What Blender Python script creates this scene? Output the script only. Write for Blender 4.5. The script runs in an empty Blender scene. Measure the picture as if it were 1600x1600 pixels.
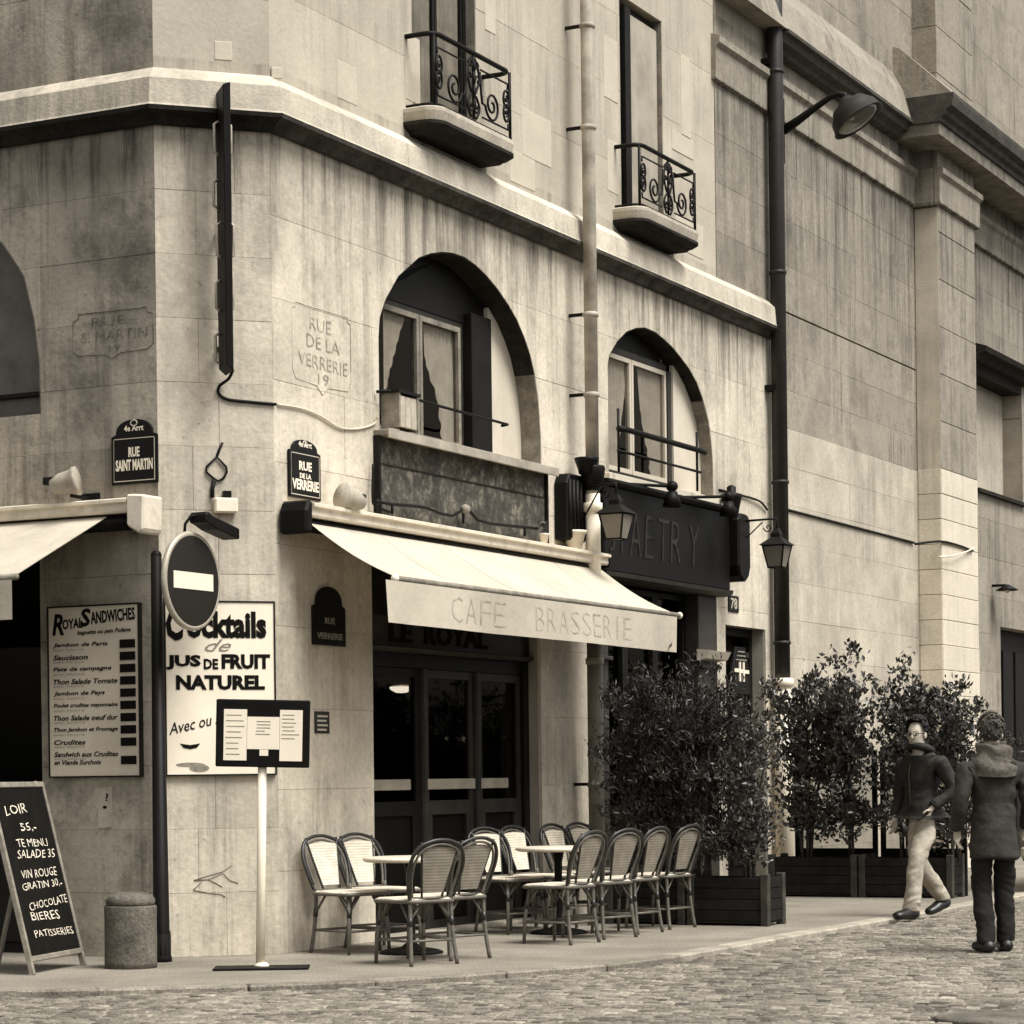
import bpy, bmesh, math, random
from mathutils import Vector, Matrix, noise
random.seed(7)
PI = math.pi
SC = bpy.context.scene
COL = SC.collection

# ------------------------------------------------------------------ camera, sky, sun, exposure
F, CX, HY, HC, ROLL = 3914.0, 800.0, 1211.0, 1.33, 0.012     # focal length in photo pixels, axis, horizon, eye height, roll
cam_d = bpy.data.cameras.new('camera')
cam = bpy.data.objects.new('camera', cam_d); COL.objects.link(cam)
cam_d.sensor_width = 36.0
cam_d.lens = 36.0 * F / 1600.0
cam_d.shift_y = (HY - 800.0) / 1600.0
cam_d.clip_start = 0.1; cam_d.clip_end = 800.0
cam.matrix_world = Matrix.Translation((0, 0, HC)) @ Matrix.Rotation(PI / 2, 4, 'X') @ Matrix.Rotation(-ROLL, 4, 'Z')
SC.camera = cam

SUN_EL, SUN_AZ = math.radians(60), math.atan2(0.80, -0.60)     # azimuth measured from +Y towards +X
w = bpy.data.worlds.new('World'); SC.world = w; w.use_nodes = True
nt = w.node_tree; nt.nodes.clear()
sky = nt.nodes.new('ShaderNodeTexSky'); sky.sky_type = 'NISHITA'; sky.sun_disc = False
sky.sun_elevation = SUN_EL; sky.sun_rotation = SUN_AZ
sky.air_density = 1.0; sky.dust_density = 3.0
hs = nt.nodes.new('ShaderNodeHueSaturation'); hs.inputs['Saturation'].default_value = 0.0
bg = nt.nodes.new('ShaderNodeBackground'); bg.inputs['Strength'].default_value = 0.05
wo = nt.nodes.new('ShaderNodeOutputWorld')
nt.links.new(sky.outputs[0], hs.inputs['Color']); nt.links.new(hs.outputs[0], bg.inputs['Color']); nt.links.new(bg.outputs[0], wo.inputs['Surface'])
sun_d = bpy.data.lights.new('sun', 'SUN'); sun_d.energy = 1.5; sun_d.angle = math.radians(30); sun_d.color = (1, .985, .95)
sun = bpy.data.objects.new('sun', sun_d); COL.objects.link(sun)
sd = Vector((math.sin(SUN_AZ) * math.cos(SUN_EL), math.cos(SUN_AZ) * math.cos(SUN_EL), math.sin(SUN_EL)))
sun.rotation_euler = sd.to_track_quat('Z', 'Y').to_euler(); sun.location = (6, -6, 14)
SC.view_settings.view_transform = 'Standard'; SC.view_settings.look = 'None'
SC.view_settings.exposure = 1.78; SC.view_settings.gamma = 1.0; SC.view_settings.use_curve_mapping = False
SC.cycles.use_denoising = True
SC.cycles.max_bounces = 8; SC.cycles.transparent_max_bounces = 12

# ------------------------------------------------------------------ measuring: photo pixels to places on the facades
_c, _s = math.cos(ROLL), math.sin(ROLL)
def ray(x, y):
    dx, dy = x - CX, y - HY
    return ((dx * _c - dy * _s) / F, 1.0, -(dx * _s + dy * _c) / F)
def ground(x, y, z=0.0):
    r = ray(x, y); t = (z - HC) / r[2]
    return Vector((r[0] * t, t, z))
def at_depth(x, y, Y):
    r = ray(x, y); return Vector((r[0] * Y, Y, HC + r[2] * Y))
class Facade:                                                # a vertical plane: s along it, n out of it, z up
    def __init__(f, o, d):
        f.o, f.d, f.n = o, d, (d[1], -d[0]); f.ang = math.atan2(d[1], d[0])
    def __call__(f, x, y, n=0.0):
        r = ray(x, y); ox, oy = f.o[0] + f.n[0] * n, f.o[1] + f.n[1] * n
        t = (f.n[0] * ox + f.n[1] * oy) / (f.n[0] * r[0] + f.n[1] * r[1])
        return ((r[0] * t - ox) * f.d[0] + (t - oy) * f.d[1], HC + r[2] * t)
    def w(f, s, n, z):
        return Vector((f.o[0] + f.d[0] * s + f.n[0] * n, f.o[1] + f.d[1] * s + f.n[1] * n, z))
    def inv(f, p):
        dx, dy = p[0] - f.o[0], p[1] - f.o[1]
        return (dx * f.d[0] + dy * f.d[1], dx * f.n[0] + dy * f.n[1])
AR = math.radians(26.95)
dR = (math.sin(AR), math.cos(AR)); dP = (math.sin(AR + PI / 4), math.cos(AR + PI / 4)); dL = (dR[1], -dR[0])
_g = ground(256, 1497)
P = Facade((_g.x, _g.y), dP)                                  # the cut-off corner between the two streets
PW = P(434, 1211)[0]
_q = P.w(PW, 0, 0)
R = Facade((_q.x, _q.y), dR)                                  # right-hand street
L = Facade((_g.x, _g.y), dL)                                  # left-hand street (s is negative, growing towards the corner)

# ------------------------------------------------------------------ materials (a sepia print: every colour is a warm grey)
def C(v): return (v, v * .885, v * .70, 1.0)
MATS = {}
def mat(name, v, rough=.85, var=.15, scale=4.0, fine=.06, fscale=60.0, streak=0.0, drip=None, objvar=0.0, bump=.0, bscale=40.0,
        spec=.3, metal=0.0, coord='pos', emit=0.0, wear=None, tone=False, pits=0.0, weave=0.0):
    if name in MATS: return MATS[name]
    m = bpy.data.materials.new(name); m.use_nodes = True; MATS[name] = m
    t = m.node_tree; N = t.nodes; K = t.links
    b = N['Principled BSDF']; b.inputs['Roughness'].default_value = rough; b.inputs['Specular IOR Level'].default_value = spec
    b.inputs['Metallic'].default_value = metal
    if coord == 'pos': co = N.new('ShaderNodeNewGeometry').outputs['Position']
    else: co = N.new('ShaderNodeTexCoord').outputs['Object']
    def noi(scl, det=5.0, vec=None, rgh=.6):
        n = N.new('ShaderNodeTexNoise'); n.inputs['Scale'].default_value = scl; n.inputs['Detail'].default_value = det
        n.inputs['Roughness'].default_value = rgh; K.new(vec or co, n.inputs['Vector']); return n.outputs['Fac']
    def ma(op, a, b2, clamp=False):
        n = N.new('ShaderNodeMath'); n.operation = op; n.use_clamp = clamp
        for i, q in enumerate((a, b2)):
            if isinstance(q, (int, float)): n.inputs[i].default_value = q
            else: K.new(q, n.inputs[i])
        return n.outputs[0]
    def mr(x, a, b2, c, d):
        n = N.new('ShaderNodeMapRange'); n.clamp = True
        K.new(x, n.inputs[0])
        for i, q in enumerate((a, b2, c, d)): n.inputs[i + 1].default_value = q
        return n.outputs[0]
    val = 1.0
    if var: val = mr(noi(scale), .32, .68, 1 - var, 1 + var)
    if fine: val = ma('MULTIPLY', mr(noi(fscale, 3), .25, .75, 1 - fine, 1 + fine), val)
    if objvar:
        oi = N.new('ShaderNodeObjectInfo'); val = ma('MULTIPLY', mr(oi.outputs['Random'], 0, 1, 1 - objvar, 1 + objvar), val)
    if streak or drip:
        mp = N.new('ShaderNodeMapping'); mp.inputs['Scale'].default_value = (7, 7, .35); K.new(co, mp.inputs['Vector'])
        sk = mr(noi(1.0, 7, mp.outputs[0], .75), .46, .64, 0, 1)
        if streak:
            big = mr(noi(.7, 4), .42, .58, .05, 1.0)
            val = ma('MULTIPLY', val, ma('SUBTRACT', 1.0, ma('MULTIPLY', ma('MULTIPLY', sk, big), streak)))
        if drip:
            sx = N.new('ShaderNodeSeparateXYZ'); K.new(co, sx.inputs[0])
            for (z0, z1, k) in drip:                          # run-off dirt below a ledge at height z1, thinning out down to z0
                lo = mr(sx.outputs['Z'], z0, z1, 0, 1); hi = mr(sx.outputs['Z'], z1, z1 + .02, 1, 0)
                mask = ma('MULTIPLY', ma('MULTIPLY', ma('MULTIPLY', lo, lo), hi), ma('ADD', ma('MULTIPLY', sk, .8), .2))
                val = ma('MULTIPLY', val, ma('SUBTRACT', 1.0, ma('MULTIPLY', mask, k)))
    if pits:                                                    # small dark pits and flecks
        val = ma('MULTIPLY', val, mr(noi(9, 8, None, .85), .60, .66, 1.0, 1 - pits))
    if tone:                                                    # each stone its own shade
        at = N.new('ShaderNodeAttribute'); at.attribute_name = 'tone'; val = ma('MULTIPLY', val, at.outputs['Fac'])
    if weave:
        sw = N.new('ShaderNodeSeparateXYZ'); K.new(co, sw.inputs[0])
        def wv(o_, f_): return ma('SINE', ma('MULTIPLY', o_, f_), 0.0)
        val = ma('MULTIPLY', val, ma('ADD', ma('MULTIPLY', ma('MULTIPLY', wv(sw.outputs['Z'], 300.0), wv(sw.outputs['X'], 300.0)), weave), ma('ADD', ma('MULTIPLY', wv(sw.outputs['Z'], 300.0), weave * .6), 1.0)))
    if wear:
        val = ma('MULTIPLY', val, mr(noi(wear[0], 6, None, .75), .5, .62, 1.0, wear[1]))
    mx = N.new('ShaderNodeVectorMath'); mx.operation = 'SCALE'; mx.inputs[0].default_value = C(v)[:3]
    if isinstance(val, float): mx.inputs['Scale'].default_value = val
    else: K.new(val, mx.inputs['Scale'])
    K.new(mx.outputs[0], b.inputs['Base Color'])
    if emit:
        K.new(mx.outputs[0], b.inputs['Emission Color']); b.inputs['Emission Strength'].default_value = emit
    if bump:
        bp = N.new('ShaderNodeBump'); bp.inputs['Strength'].default_value = bump; bp.inputs['Distance'].default_value = .02
        K.new(noi(bscale, 6), bp.inputs['Height']); K.new(bp.outputs[0], b.inputs['Normal'])
    return m
def glass_mat(name, tint=.75, rough=.03):
    m = bpy.data.materials.new(name); m.use_nodes = True; N = m.node_tree.nodes; K = m.node_tree.links; N.clear()
    tr = N.new('ShaderNodeBsdfTransparent'); tr.inputs[0].default_value = (tint, tint, tint, 1)
    gl = N.new('ShaderNodeBsdfGlossy'); gl.inputs['Roughness'].default_value = rough; gl.inputs['Color'].default_value = C(.3)
    lw = N.new('ShaderNodeLayerWeight'); lw.inputs['Blend'].default_value = .5; pw = N.new('ShaderNodeMath'); pw.operation = 'POWER'; pw.inputs[1].default_value = 4.0; K.new(lw.outputs['Facing'], pw.inputs[0])
    fr = N.new('ShaderNodeMath'); fr.operation = 'MULTIPLY_ADD'; fr.inputs[1].default_value = .5; fr.inputs[2].default_value = .025; K.new(pw.outputs[0], fr.inputs[0])
    mx = N.new('ShaderNodeMixShader'); o = N.new('ShaderNodeOutputMaterial')
    K.new(fr.outputs[0], mx.inputs[0]); K.new(tr.outputs[0], mx.inputs[1]); K.new(gl.outputs[0], mx.inputs[2]); K.new(mx.outputs[0], o.inputs[0])
    return m
M_stone = mat('limestone', .56, var=.20, scale=1.1, fine=.13, fscale=22, streak=.36, drip=[(4.7, 6.2, .85), (6.40, 6.66, .6)], objvar=.09, pits=.45, wear=(1.3, .78), bump=.25, bscale=30)
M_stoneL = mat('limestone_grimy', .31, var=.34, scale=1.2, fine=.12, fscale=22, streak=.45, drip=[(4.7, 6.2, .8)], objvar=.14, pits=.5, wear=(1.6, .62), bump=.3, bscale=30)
M_stoneU = mat('limestone_upper', .44, var=.14, scale=1.2, fine=.07, fscale=25, streak=.25, drip=[(6.2, 6.7, .35)], objvar=.07, pits=.2, bump=.2, bscale=30)
M_patch = mat('limestone_patch', .50, var=.06, fine=.06, fscale=30, bump=.15)
M_church = mat('church_limestone', .30, var=.34, scale=1.1, fine=.14, fscale=18, streak=.5, drip=[(5.6, 8.75, .7), (8.9, 9.45, .6)], objvar=.10, pits=.45, wear=(1.1, .62), bump=.35, bscale=25)
M_churchlow = mat('church_limestone_clean', .43, var=.2, scale=1.5, fine=.12, fscale=20, streak=.30, objvar=.07, pits=.3, bump=.3, bscale=25)
M_quoin_lit = mat('quoin_limestone', .60, var=.08, scale=2, fine=.10, fscale=25, streak=.15, objvar=.05, bump=.25, bscale=25)  # paler stone; light on the pilaster return is put into its colour
M_core = mat('wall_mortar', .30, var=.15)
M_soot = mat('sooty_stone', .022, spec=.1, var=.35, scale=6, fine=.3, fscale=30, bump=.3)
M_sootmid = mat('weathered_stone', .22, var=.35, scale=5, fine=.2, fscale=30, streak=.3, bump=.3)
M_belt = mat('belt_limestone', .50, var=.22, scale=2.5, fine=.12, fscale=30, streak=.35, objvar=.07, bump=.3)
M_plaster = mat('pale_plaster', .58, var=.10, scale=2, fine=.06, streak=.12)
M_white = mat('white_paint', .78, rough=.5, var=.06, fine=.04)
M_cream = mat('cream_paint', .66, rough=.5, var=.08, fine=.05, wear=(5, .8))
M_black = mat('black_paint', .005, rough=.5, var=.3, fine=.2, spec=.12)
M_iron = mat('wrought_iron', .007, rough=.6, var=.3, spec=.15)
M_dark = mat('dark_joinery', .008, rough=.55, var=.3, fine=.2, spec=.15)
M_mull = mat('worn_dark_paint', .030, spec=.2, rough=.55, var=.3, fine=.3, fscale=80)
M_bar = mat('brushed_brass', .36, rough=.45, var=.2, fine=.1)
M_room = mat('unlit_room', .012, rough=.9, var=0, fine=0)
M_canvas = mat('awning_canvas', .46, rough=.9, var=.10, scale=1.6, fine=.05, fscale=90, streak=.10, bump=.35, bscale=9)
M_canvas_in = mat('awning_faded_print', .36, rough=.9, var=.30, scale=14, fine=.2)
M_curtain = mat('net_curtain', .85, rough=.95, var=.14, scale=8, fine=.15, fscale=120)
M_paper = mat('paper', .80, rough=.8, var=.06, scale=3, fine=.03)
M_panelgrey = mat('grey_board', .52, rough=.7, var=.08, scale=3)
M_ink = mat('printing_ink', .006, rough=.9, var=0, fine=0, spec=.1)
M_inkgrey = mat('grey_ink', .22, rough=.8, var=.3, scale=30, fine=0)
M_enamel = mat('dark_enamel', .006, rough=.4, var=.15, spec=.15)
M_enamelred = mat('sign_enamel', .018, rough=.45, var=.1, spec=.2)
M_steel = mat('galvanised_steel', .42, rough=.45, var=.15, metal=.3)
M_pipe_light = mat('painted_pipe', .36, rough=.6, var=.3, scale=5, streak=.3)
M_pipe_dark = mat('dark_pipe', .020, rough=.5, var=.3, scale=6, fine=.15, spec=.3)
M_pave = mat('pavement_asphalt', .21, rough=.95, var=.22, scale=1.3, fine=.50, fscale=55, pits=.35, bump=.5, bscale=60)
M_kerb = mat('granite_kerb', .31, rough=.9, var=.3, scale=4, fine=.3, fscale=60, objvar=.12, bump=.4)
M_kerbd = mat('trodden_kerb', .19, rough=.9, var=.3, scale=4, fine=.5, fscale=55, objvar=.15, bump=.4)
M_road = mat('road_bed', .025, rough=.95, var=.3, scale=5, fine=.4, fscale=60)
M_cob = mat('granite_cobble', .175, rough=.8, var=.30, scale=.9, fine=.5, fscale=50, tone=True, bump=.5, bscale=60)
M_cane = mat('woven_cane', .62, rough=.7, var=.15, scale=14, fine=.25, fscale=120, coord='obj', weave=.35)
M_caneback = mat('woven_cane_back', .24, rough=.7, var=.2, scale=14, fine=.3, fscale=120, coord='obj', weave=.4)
M_rattan = mat('rattan_pole', .018, rough=.4, var=.5, scale=22, fine=.2, coord='obj', spec=.5)
M_rattanl = mat('pale_rattan', .10, rough=.45, var=.3, scale=18, coord='obj', spec=.5)
M_tabletop = mat('table_laminate', .66, rough=.35, var=.12, scale=6, fine=.1, coord='obj')
M_planter = mat('planter_wood', .012, spec=.15, rough=.8, var=.4, scale=9, fine=.3, objvar=.2)
M_planterp = mat('planter_post', .045, spec=.2, rough=.8, var=.4, scale=9, fine=.4)
M_soil = mat('soil', .03, var=.4)
M_bark = mat('bark', .04, var=.4, scale=20)
M_leaf = mat('conifer_leaf', .026, rough=.45, var=.75, scale=2.6, fine=.5, fscale=40, spec=.4)
M_leaf2 = mat('laurel_leaf', .045, rough=.4, var=.6, scale=3.5, fine=.5, fscale=50, spec=.6)
M_skin = mat('skin', .46, rough=.55, var=.08, coord='obj')
M_hair = mat('dark_hair', .012, rough=.6, var=.5, scale=40, coord='obj')
M_hairg = mat('grey_hair', .055, rough=.6, var=.7, scale=40, coord='obj')
M_jacket = mat('dark_jacket', .020, rough=.75, var=.35, scale=9, fine=.2, coord='obj', bump=.6, bscale=14)
M_jacket2 = mat('grey_parka', .032, rough=.85, var=.3, scale=9, fine=.2, coord='obj', bump=.6, bscale=12)
M_hoodm = mat('parka_hood', .09, rough=.9, var=.4, scale=22, coord='obj', bump=.6, bscale=20)
M_trous = mat('pale_trousers', .36, rough=.8, var=.25, scale=12, coord='obj', bump=.6, bscale=14)
M_trous2 = mat('black_trousers', .009, rough=.85, var=.3, scale=10, coord='obj', bump=.5, bscale=12)
M_shoe = mat('black_leather', .006, rough=.4, var=.2, coord='obj', spec=.5)
M_terra = mat('terracotta', .42, rough=.8, var=.2, scale=12)
M_slate = mat('chalkboard', .007, spec=.1, rough=.7, var=.35, scale=6)
M_chalk = mat('chalk', .72, rough=.9, var=.3, scale=30)
M_granite = mat('bollard_stone', .11, rough=.9, var=.45, scale=4, fine=.35, fscale=40, bump=.6, bscale=40)
M_wood = mat('worn_wood', .22, rough=.7, var=.3, scale=12, fine=.2)
M_dirtypanel = mat('stained_render', .055, rough=.9, var=.5, scale=5, fine=.5, fscale=24, wear=(9, 2.6))
M_lampshade = mat('lit_lamp_glass', .9, var=0, fine=0, emit=1.2)
M_frost = mat('frosted_glass', .20, rough=.3, var=.15)
M_bulb = mat('lamp_lens', .10, rough=.12, var=.2, spec=.8)
M_vanwhite = mat('van_white_paint', .75, rough=.3, var=.04)
M_vandark = mat('van_dark_paint', .02, rough=.25, var=.2, spec=.6)
M_tyre = mat('tyre_rubber', .015)
M_chrome = mat('chrome', .6, rough=.2, metal=.9, var=0)
M_glass = glass_mat('window_glass'); M_darkglass = glass_mat('shop_glass', .5)

# ------------------------------------------------------------------ mesh helpers
class MB:
    def __init__(s): s.v = []; s.f = []; s.sm = []
    def add(s, vs, fs, smooth=False, M=None):
        o = len(s.v)
        s.v += [tuple(M @ Vector(q)) if M else tuple(q) for q in vs]
        s.f += [tuple(i + o for i in f) for f in fs]; s.sm += [smooth] * len(fs); return s
    def box(s, a0, a1, b0, b1, c0, c1, M=None):
        vs = [(x, y, z) for z in (c0, c1) for y in (b0, b1) for x in (a0, a1)]
        return s.add(vs, [(0, 2, 3, 1), (4, 5, 7, 6), (0, 1, 5, 4), (2, 6, 7, 3), (0, 4, 6, 2), (1, 3, 7, 5)], False, M)
    def prism(s, poly, n0, n1, M=None):                        # polygon in (s, z), thickness along n
        k = len(poly)
        vs = [(p[0], n0, p[1]) for p in poly] + [(p[0], n1, p[1]) for p in poly]
        fs = [tuple(range(k)), tuple(range(2 * k - 1, k - 1, -1))] + [(i, (i + 1) % k, k + (i + 1) % k, k + i) for i in range(k)]
        return s.add(vs, fs, False, M)
    def extr(s, prof, s0, s1, e0=0.0, e1=0.0, M=None):         # profile in (n, z) swept along s; e0/e1 mitre the ends
        k = len(prof)
        vs = [(s0 + p[0] * e0, p[0], p[1]) for p in prof] + [(s1 + p[0] * e1, p[0], p[1]) for p in prof]
        fs = [tuple(range(k)), tuple(range(2 * k - 1, k - 1, -1))] + [(i, (i + 1) % k, k + (i + 1) % k, k + i) for i in range(k)]
        return s.add(vs, fs, False, M)
    def tube(s, pts, r, n=8, closed=False, cap=True, M=None):
        pts = [Vector(p) for p in pts]; k = len(pts); rs = r if isinstance(r, (list, tuple)) else [r] * k
        vs = []; up = None
        for i, p in enumerate(pts):
            if closed: t = pts[(i + 1) % k] - pts[i - 1]
            else: t = pts[min(i + 1, k - 1)] - pts[max(i - 1, 0)]
            t.normalize()
            if up is None: up = Vector((0, 0, 1)) if abs(t.z) < .9 else Vector((1, 0, 0))
            u = up - t * up.dot(t)
            if u.length < 1e-4: u = t.orthogonal()
            u.normalize(); up = u; v = t.cross(u)
            for j in range(n):
                a = 2 * PI * j / n; vs.append(p + (u * math.cos(a) + v * math.sin(a)) * rs[i])
        fs = []
        for i in range(k if closed else k - 1):
            for j in range(n):
                a = i * n + j; b = i * n + (j + 1) % n; i2 = (i + 1) % k
                fs.append((a, b, i2 * n + (j + 1) % n, i2 * n + j))
        if cap and not closed: fs += [tuple(range(n - 1, -1, -1)), tuple(range((k - 1) * n, k * n))]
        return s.add(vs, fs, True, M)
    def lathe(s, prof, n=20, c=(0, 0, 0), M=None):              # profile of (r, z)
        vs = []; fs = []
        for (r, z) in prof:
            for j in range(n):
                a = 2 * PI * j / n; vs.append((c[0] + r * math.cos(a), c[1] + r * math.sin(a), c[2] + z))
        k = len(prof)
        for i in range(k - 1):
            for j in range(n): fs.append((i * n + j, i * n + (j + 1) % n, (i + 1) * n + (j + 1) % n, (i + 1) * n + j))
        fs += [tuple(range(n - 1, -1, -1)), tuple(range((k - 1) * n, k * n))]
        return s.add(vs, fs, True, M)
    def ball(s, c, r, n=12, m=8, M=None):
        r = r if isinstance(r, tuple) else (r, r, r); vs = []; fs = []
        for i in range(m + 1):
            b = PI * i / m
            for j in range(n):
                a = 2 * PI * j / n
                vs.append((c[0] + r[0] * math.sin(b) * math.cos(a), c[1] + r[1] * math.sin(b) * math.sin(a), c[2] - r[2] * math.cos(b)))
        for i in range(m):
            for j in range(n): fs.append((i * n + j, i * n + (j + 1) % n, (i + 1) * n + (j + 1) % n, (i + 1) * n + j))
        return s.add(vs, fs, True, M)
    def grid(s, fn, nu, nv, smooth=True):                       # fn(u, v) -> point, u and v in 0..1
        vs = [fn(i / nu, j / nv) for j in range(nv + 1) for i in range(nu + 1)]
        fs = [(j * (nu + 1) + i, j * (nu + 1) + i + 1, (j + 1) * (nu + 1) + i + 1, (j + 1) * (nu + 1) + i) for j in range(nv) for i in range(nu)]
        return s.add(vs, fs, smooth)
def to_mesh(mb, name, m, org=None, bevel=0.0, recalc=True):
    me = bpy.data.meshes.new(name)
    vs = mb.v if org is None else [(q[0] - org[0], -(q[1] - org[1]), q[2] - org[2]) for q in mb.v]
    me.from_pydata(vs, [], mb.f)
    me.polygons.foreach_set('use_smooth', mb.sm)
    if recalc or bevel:
        bm = bmesh.new(); bm.from_mesh(me)
        bmesh.ops.remove_doubles(bm, verts=bm.verts, dist=1e-5)
        bmesh.ops.dissolve_degenerate(bm, dist=1e-6, edges=bm.edges)
        bmesh.ops.recalc_face_normals(bm, faces=bm.faces)
        if bevel:
            ed = [e for e in bm.edges if len(e.link_faces) == 2 and e.calc_face_angle(0) > .6]
            bmesh.ops.bevel(bm, geom=ed, offset=bevel, segments=1, affect='EDGES', clamp_overlap=True)
        bm.to_mesh(me); bm.free()
    if m: me.materials.append(m)
    return me
class Thing:                                                   # an Empty at the base of a thing; its parts are built in the thing's own frame
    def __init__(t, name, label, cat, fac=None, org=(0, 0, 0), group=None, rz=0.0):
        t.fac, t.org = fac, org
        t.o = bpy.data.objects.new(name, None); COL.objects.link(t.o); t.o.empty_display_size = .1
        if fac: t.o.location = fac.w(*org); t.o.rotation_euler = (0, 0, fac.ang)
        else: t.o.location = org; t.o.rotation_euler = (0, 0, rz)
        tag(t.o, label, cat, group)
    def part(t, name, mb, m, parent=None, bevel=0.0, label=None, recalc=True):
        me = mb if isinstance(mb, bpy.types.Mesh) else to_mesh(mb, name, m, t.org if t.fac else None, bevel, recalc)
        o = bpy.data.objects.new(name, me); COL.objects.link(o); o.parent = parent or t.o
        if label: o['label'] = label
        return o
    def node(t, name, label=None):                              # an Empty part that holds sub-parts
        o = bpy.data.objects.new(name, None); COL.objects.link(o); o.parent = t.o; o.empty_display_size = .05
        if label: o['label'] = label
        return o
def tag(o, label=None, cat=None, group=None, kind=None):
    if label: o['label'] = label
    if cat: o['category'] = cat
    if group: o['group'] = group
    if kind: o['kind'] = kind
    return o
def single(name, mb, m, label, cat, fac=None, org=(0, 0, 0), group=None, bevel=0.0):
    o = bpy.data.objects.new(name, to_mesh(mb, name, m, org if fac else None, bevel)); COL.objects.link(o)
    if fac: o.location = fac.w(*org); o.rotation_euler = (0, 0, fac.ang)
    else: o.location = org
    return tag(o, label, cat, group)
def structure(name, mb, m):
    o = bpy.data.objects.new(name, to_mesh(mb, name, m)); COL.objects.link(o); o['kind'] = 'structure'; return o
def copy_tree(o, parent=None):
    c = o.copy(); COL.objects.link(c)
    if parent: c.parent = parent
    for ch in list(o.children): copy_tree(ch, c)
    return c
def text_mb(txt, h, width=None, shear=0.0, bold=0.0, depth=.002, align='CENTER', spacing=1.0):
    cu = bpy.data.curves.new('t', 'FONT'); cu.body = txt; cu.size = 1.0; cu.shear = shear; cu.offset = bold; cu.space_character = spacing
    cu.align_x = 'LEFT'; cu.resolution_u = 2; cu.extrude = 0.0
    o = bpy.data.objects.new('t', cu); COL.objects.link(o)
    dg = bpy.context.evaluated_depsgraph_get(); me = bpy.data.meshes.new_from_object(o.evaluated_get(dg))
    xs = [q.co.x for q in me.vertices] or [0]; ys = [q.co.y for q in me.vertices] or [0]
    x0, x1, y0, y1 = min(xs), max(xs), min(ys), max(ys)
    ky = h / max(y1 - y0, 1e-6); kx = (width / max(x1 - x0, 1e-6)) if width else ky
    ox = {'CENTER': (x0 + x1) / 2, 'LEFT': x0, 'RIGHT': x1}[align]
    mb = MB(); vs = [((q.co.x - ox) * kx, 0.0, (q.co.y - y0) * ky) for q in me.vertices]
    fs = [tuple(p.vertices) for p in me.polygons]
    mb.add(vs, fs)
    if depth:                                                   # give the letters an edge
        ec = {}
        for f in fs:
            for i in range(len(f)):
                e = tuple(sorted((f[i], f[(i + 1) % len(f)]))); ec[e] = ec.get(e, 0) + 1
        o2 = len(vs); mb.add([(q[0], -depth, q[2]) for q in vs], [])
        mb2 = [(e[0], e[1], e[1] + o2, e[0] + o2) for e, k in ec.items() if k == 1]
        mb.f += mb2; mb.sm += [False] * len(mb2)
    bpy.data.objects.remove(o); bpy.data.curves.remove(cu); bpy.data.meshes.remove(me)
    return mb
class WordSet:                                                  # collects words, each to become a part of its own
    def __init__(w_): w_.l = []
    def new(w_): w_.l.append(MB()); return w_.l[-1]
    def parts(w_, fn, name, m, **k):
        for q in w_.l: fn(name, q, m, **k)
        w_.l = []
WS = WordSet(); MBW = WS.new
def put(mb, src, s, n, z, rot=0.0):                             # place (s, 0, z) lettering on a facade at s, n, z, turned in its own plane
    c, q = math.cos(rot), math.sin(rot)
    mb.add([(s + v[0] * c - v[2] * q, n + v[1], z + v[0] * q + v[2] * c) for v in src.v], src.f); return mb
def carve(jobs):                                                # [(object, [cutter meshes in the object's own space])]
    tmp = []; bpy.context.view_layer.update()
    for o, cutters in jobs:
        for k, cm in enumerate(cutters):
            co = bpy.data.objects.new('cutter', cm); COL.objects.link(co); co.matrix_world = o.matrix_world
            md = o.modifiers.new('b', 'BOOLEAN'); md.operation = 'DIFFERENCE'; md.solver = 'EXACT'; md.object = co; tmp.append(co)
    bpy.context.view_layer.update(); dg = bpy.context.evaluated_depsgraph_get()
    new = [(o, bpy.data.meshes.new_from_object(o.evaluated_get(dg))) for o, _ in jobs]
    for o, me in new:
        o.modifiers.clear(); me.name = o.name; o.data = me
    for c in tmp: bpy.data.objects.remove(c)
    for o, _ in jobs:
        if o.name.startswith('stone'):
            bm = bmesh.new(); bm.from_mesh(o.data); todo = set(bm.verts); isl = []
            while todo:
                st = [todo.pop()]; cur = set(st)
                while st:
                    for e in st.pop().link_edges:
                        for v in e.verts:
                            if v in todo: todo.discard(v); cur.add(v); st.append(v)
                isl.append(sorted(v.index for v in cur))
            for ids in isl[1:]:
                b2 = bmesh.new(); b2.from_mesh(o.data); b2.verts.ensure_lookup_table(); keep = set(ids)
                bmesh.ops.delete(b2, geom=[v for v in b2.verts if v.index not in keep], context='VERTS')
                me = bpy.data.meshes.new('stone'); b2.to_mesh(me); b2.free(); me.materials.append(o.data.materials[0])
                o2 = bpy.data.objects.new('stone', me); COL.objects.link(o2); o2.parent = o.parent
            if len(isl) > 1:
                bm.verts.ensure_lookup_table(); keep = set(isl[0])
                bmesh.ops.delete(bm, geom=[v for v in bm.verts if v.index not in keep], context='VERTS'); bm.to_mesh(o.data)
            bm.free()
    return new

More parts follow.
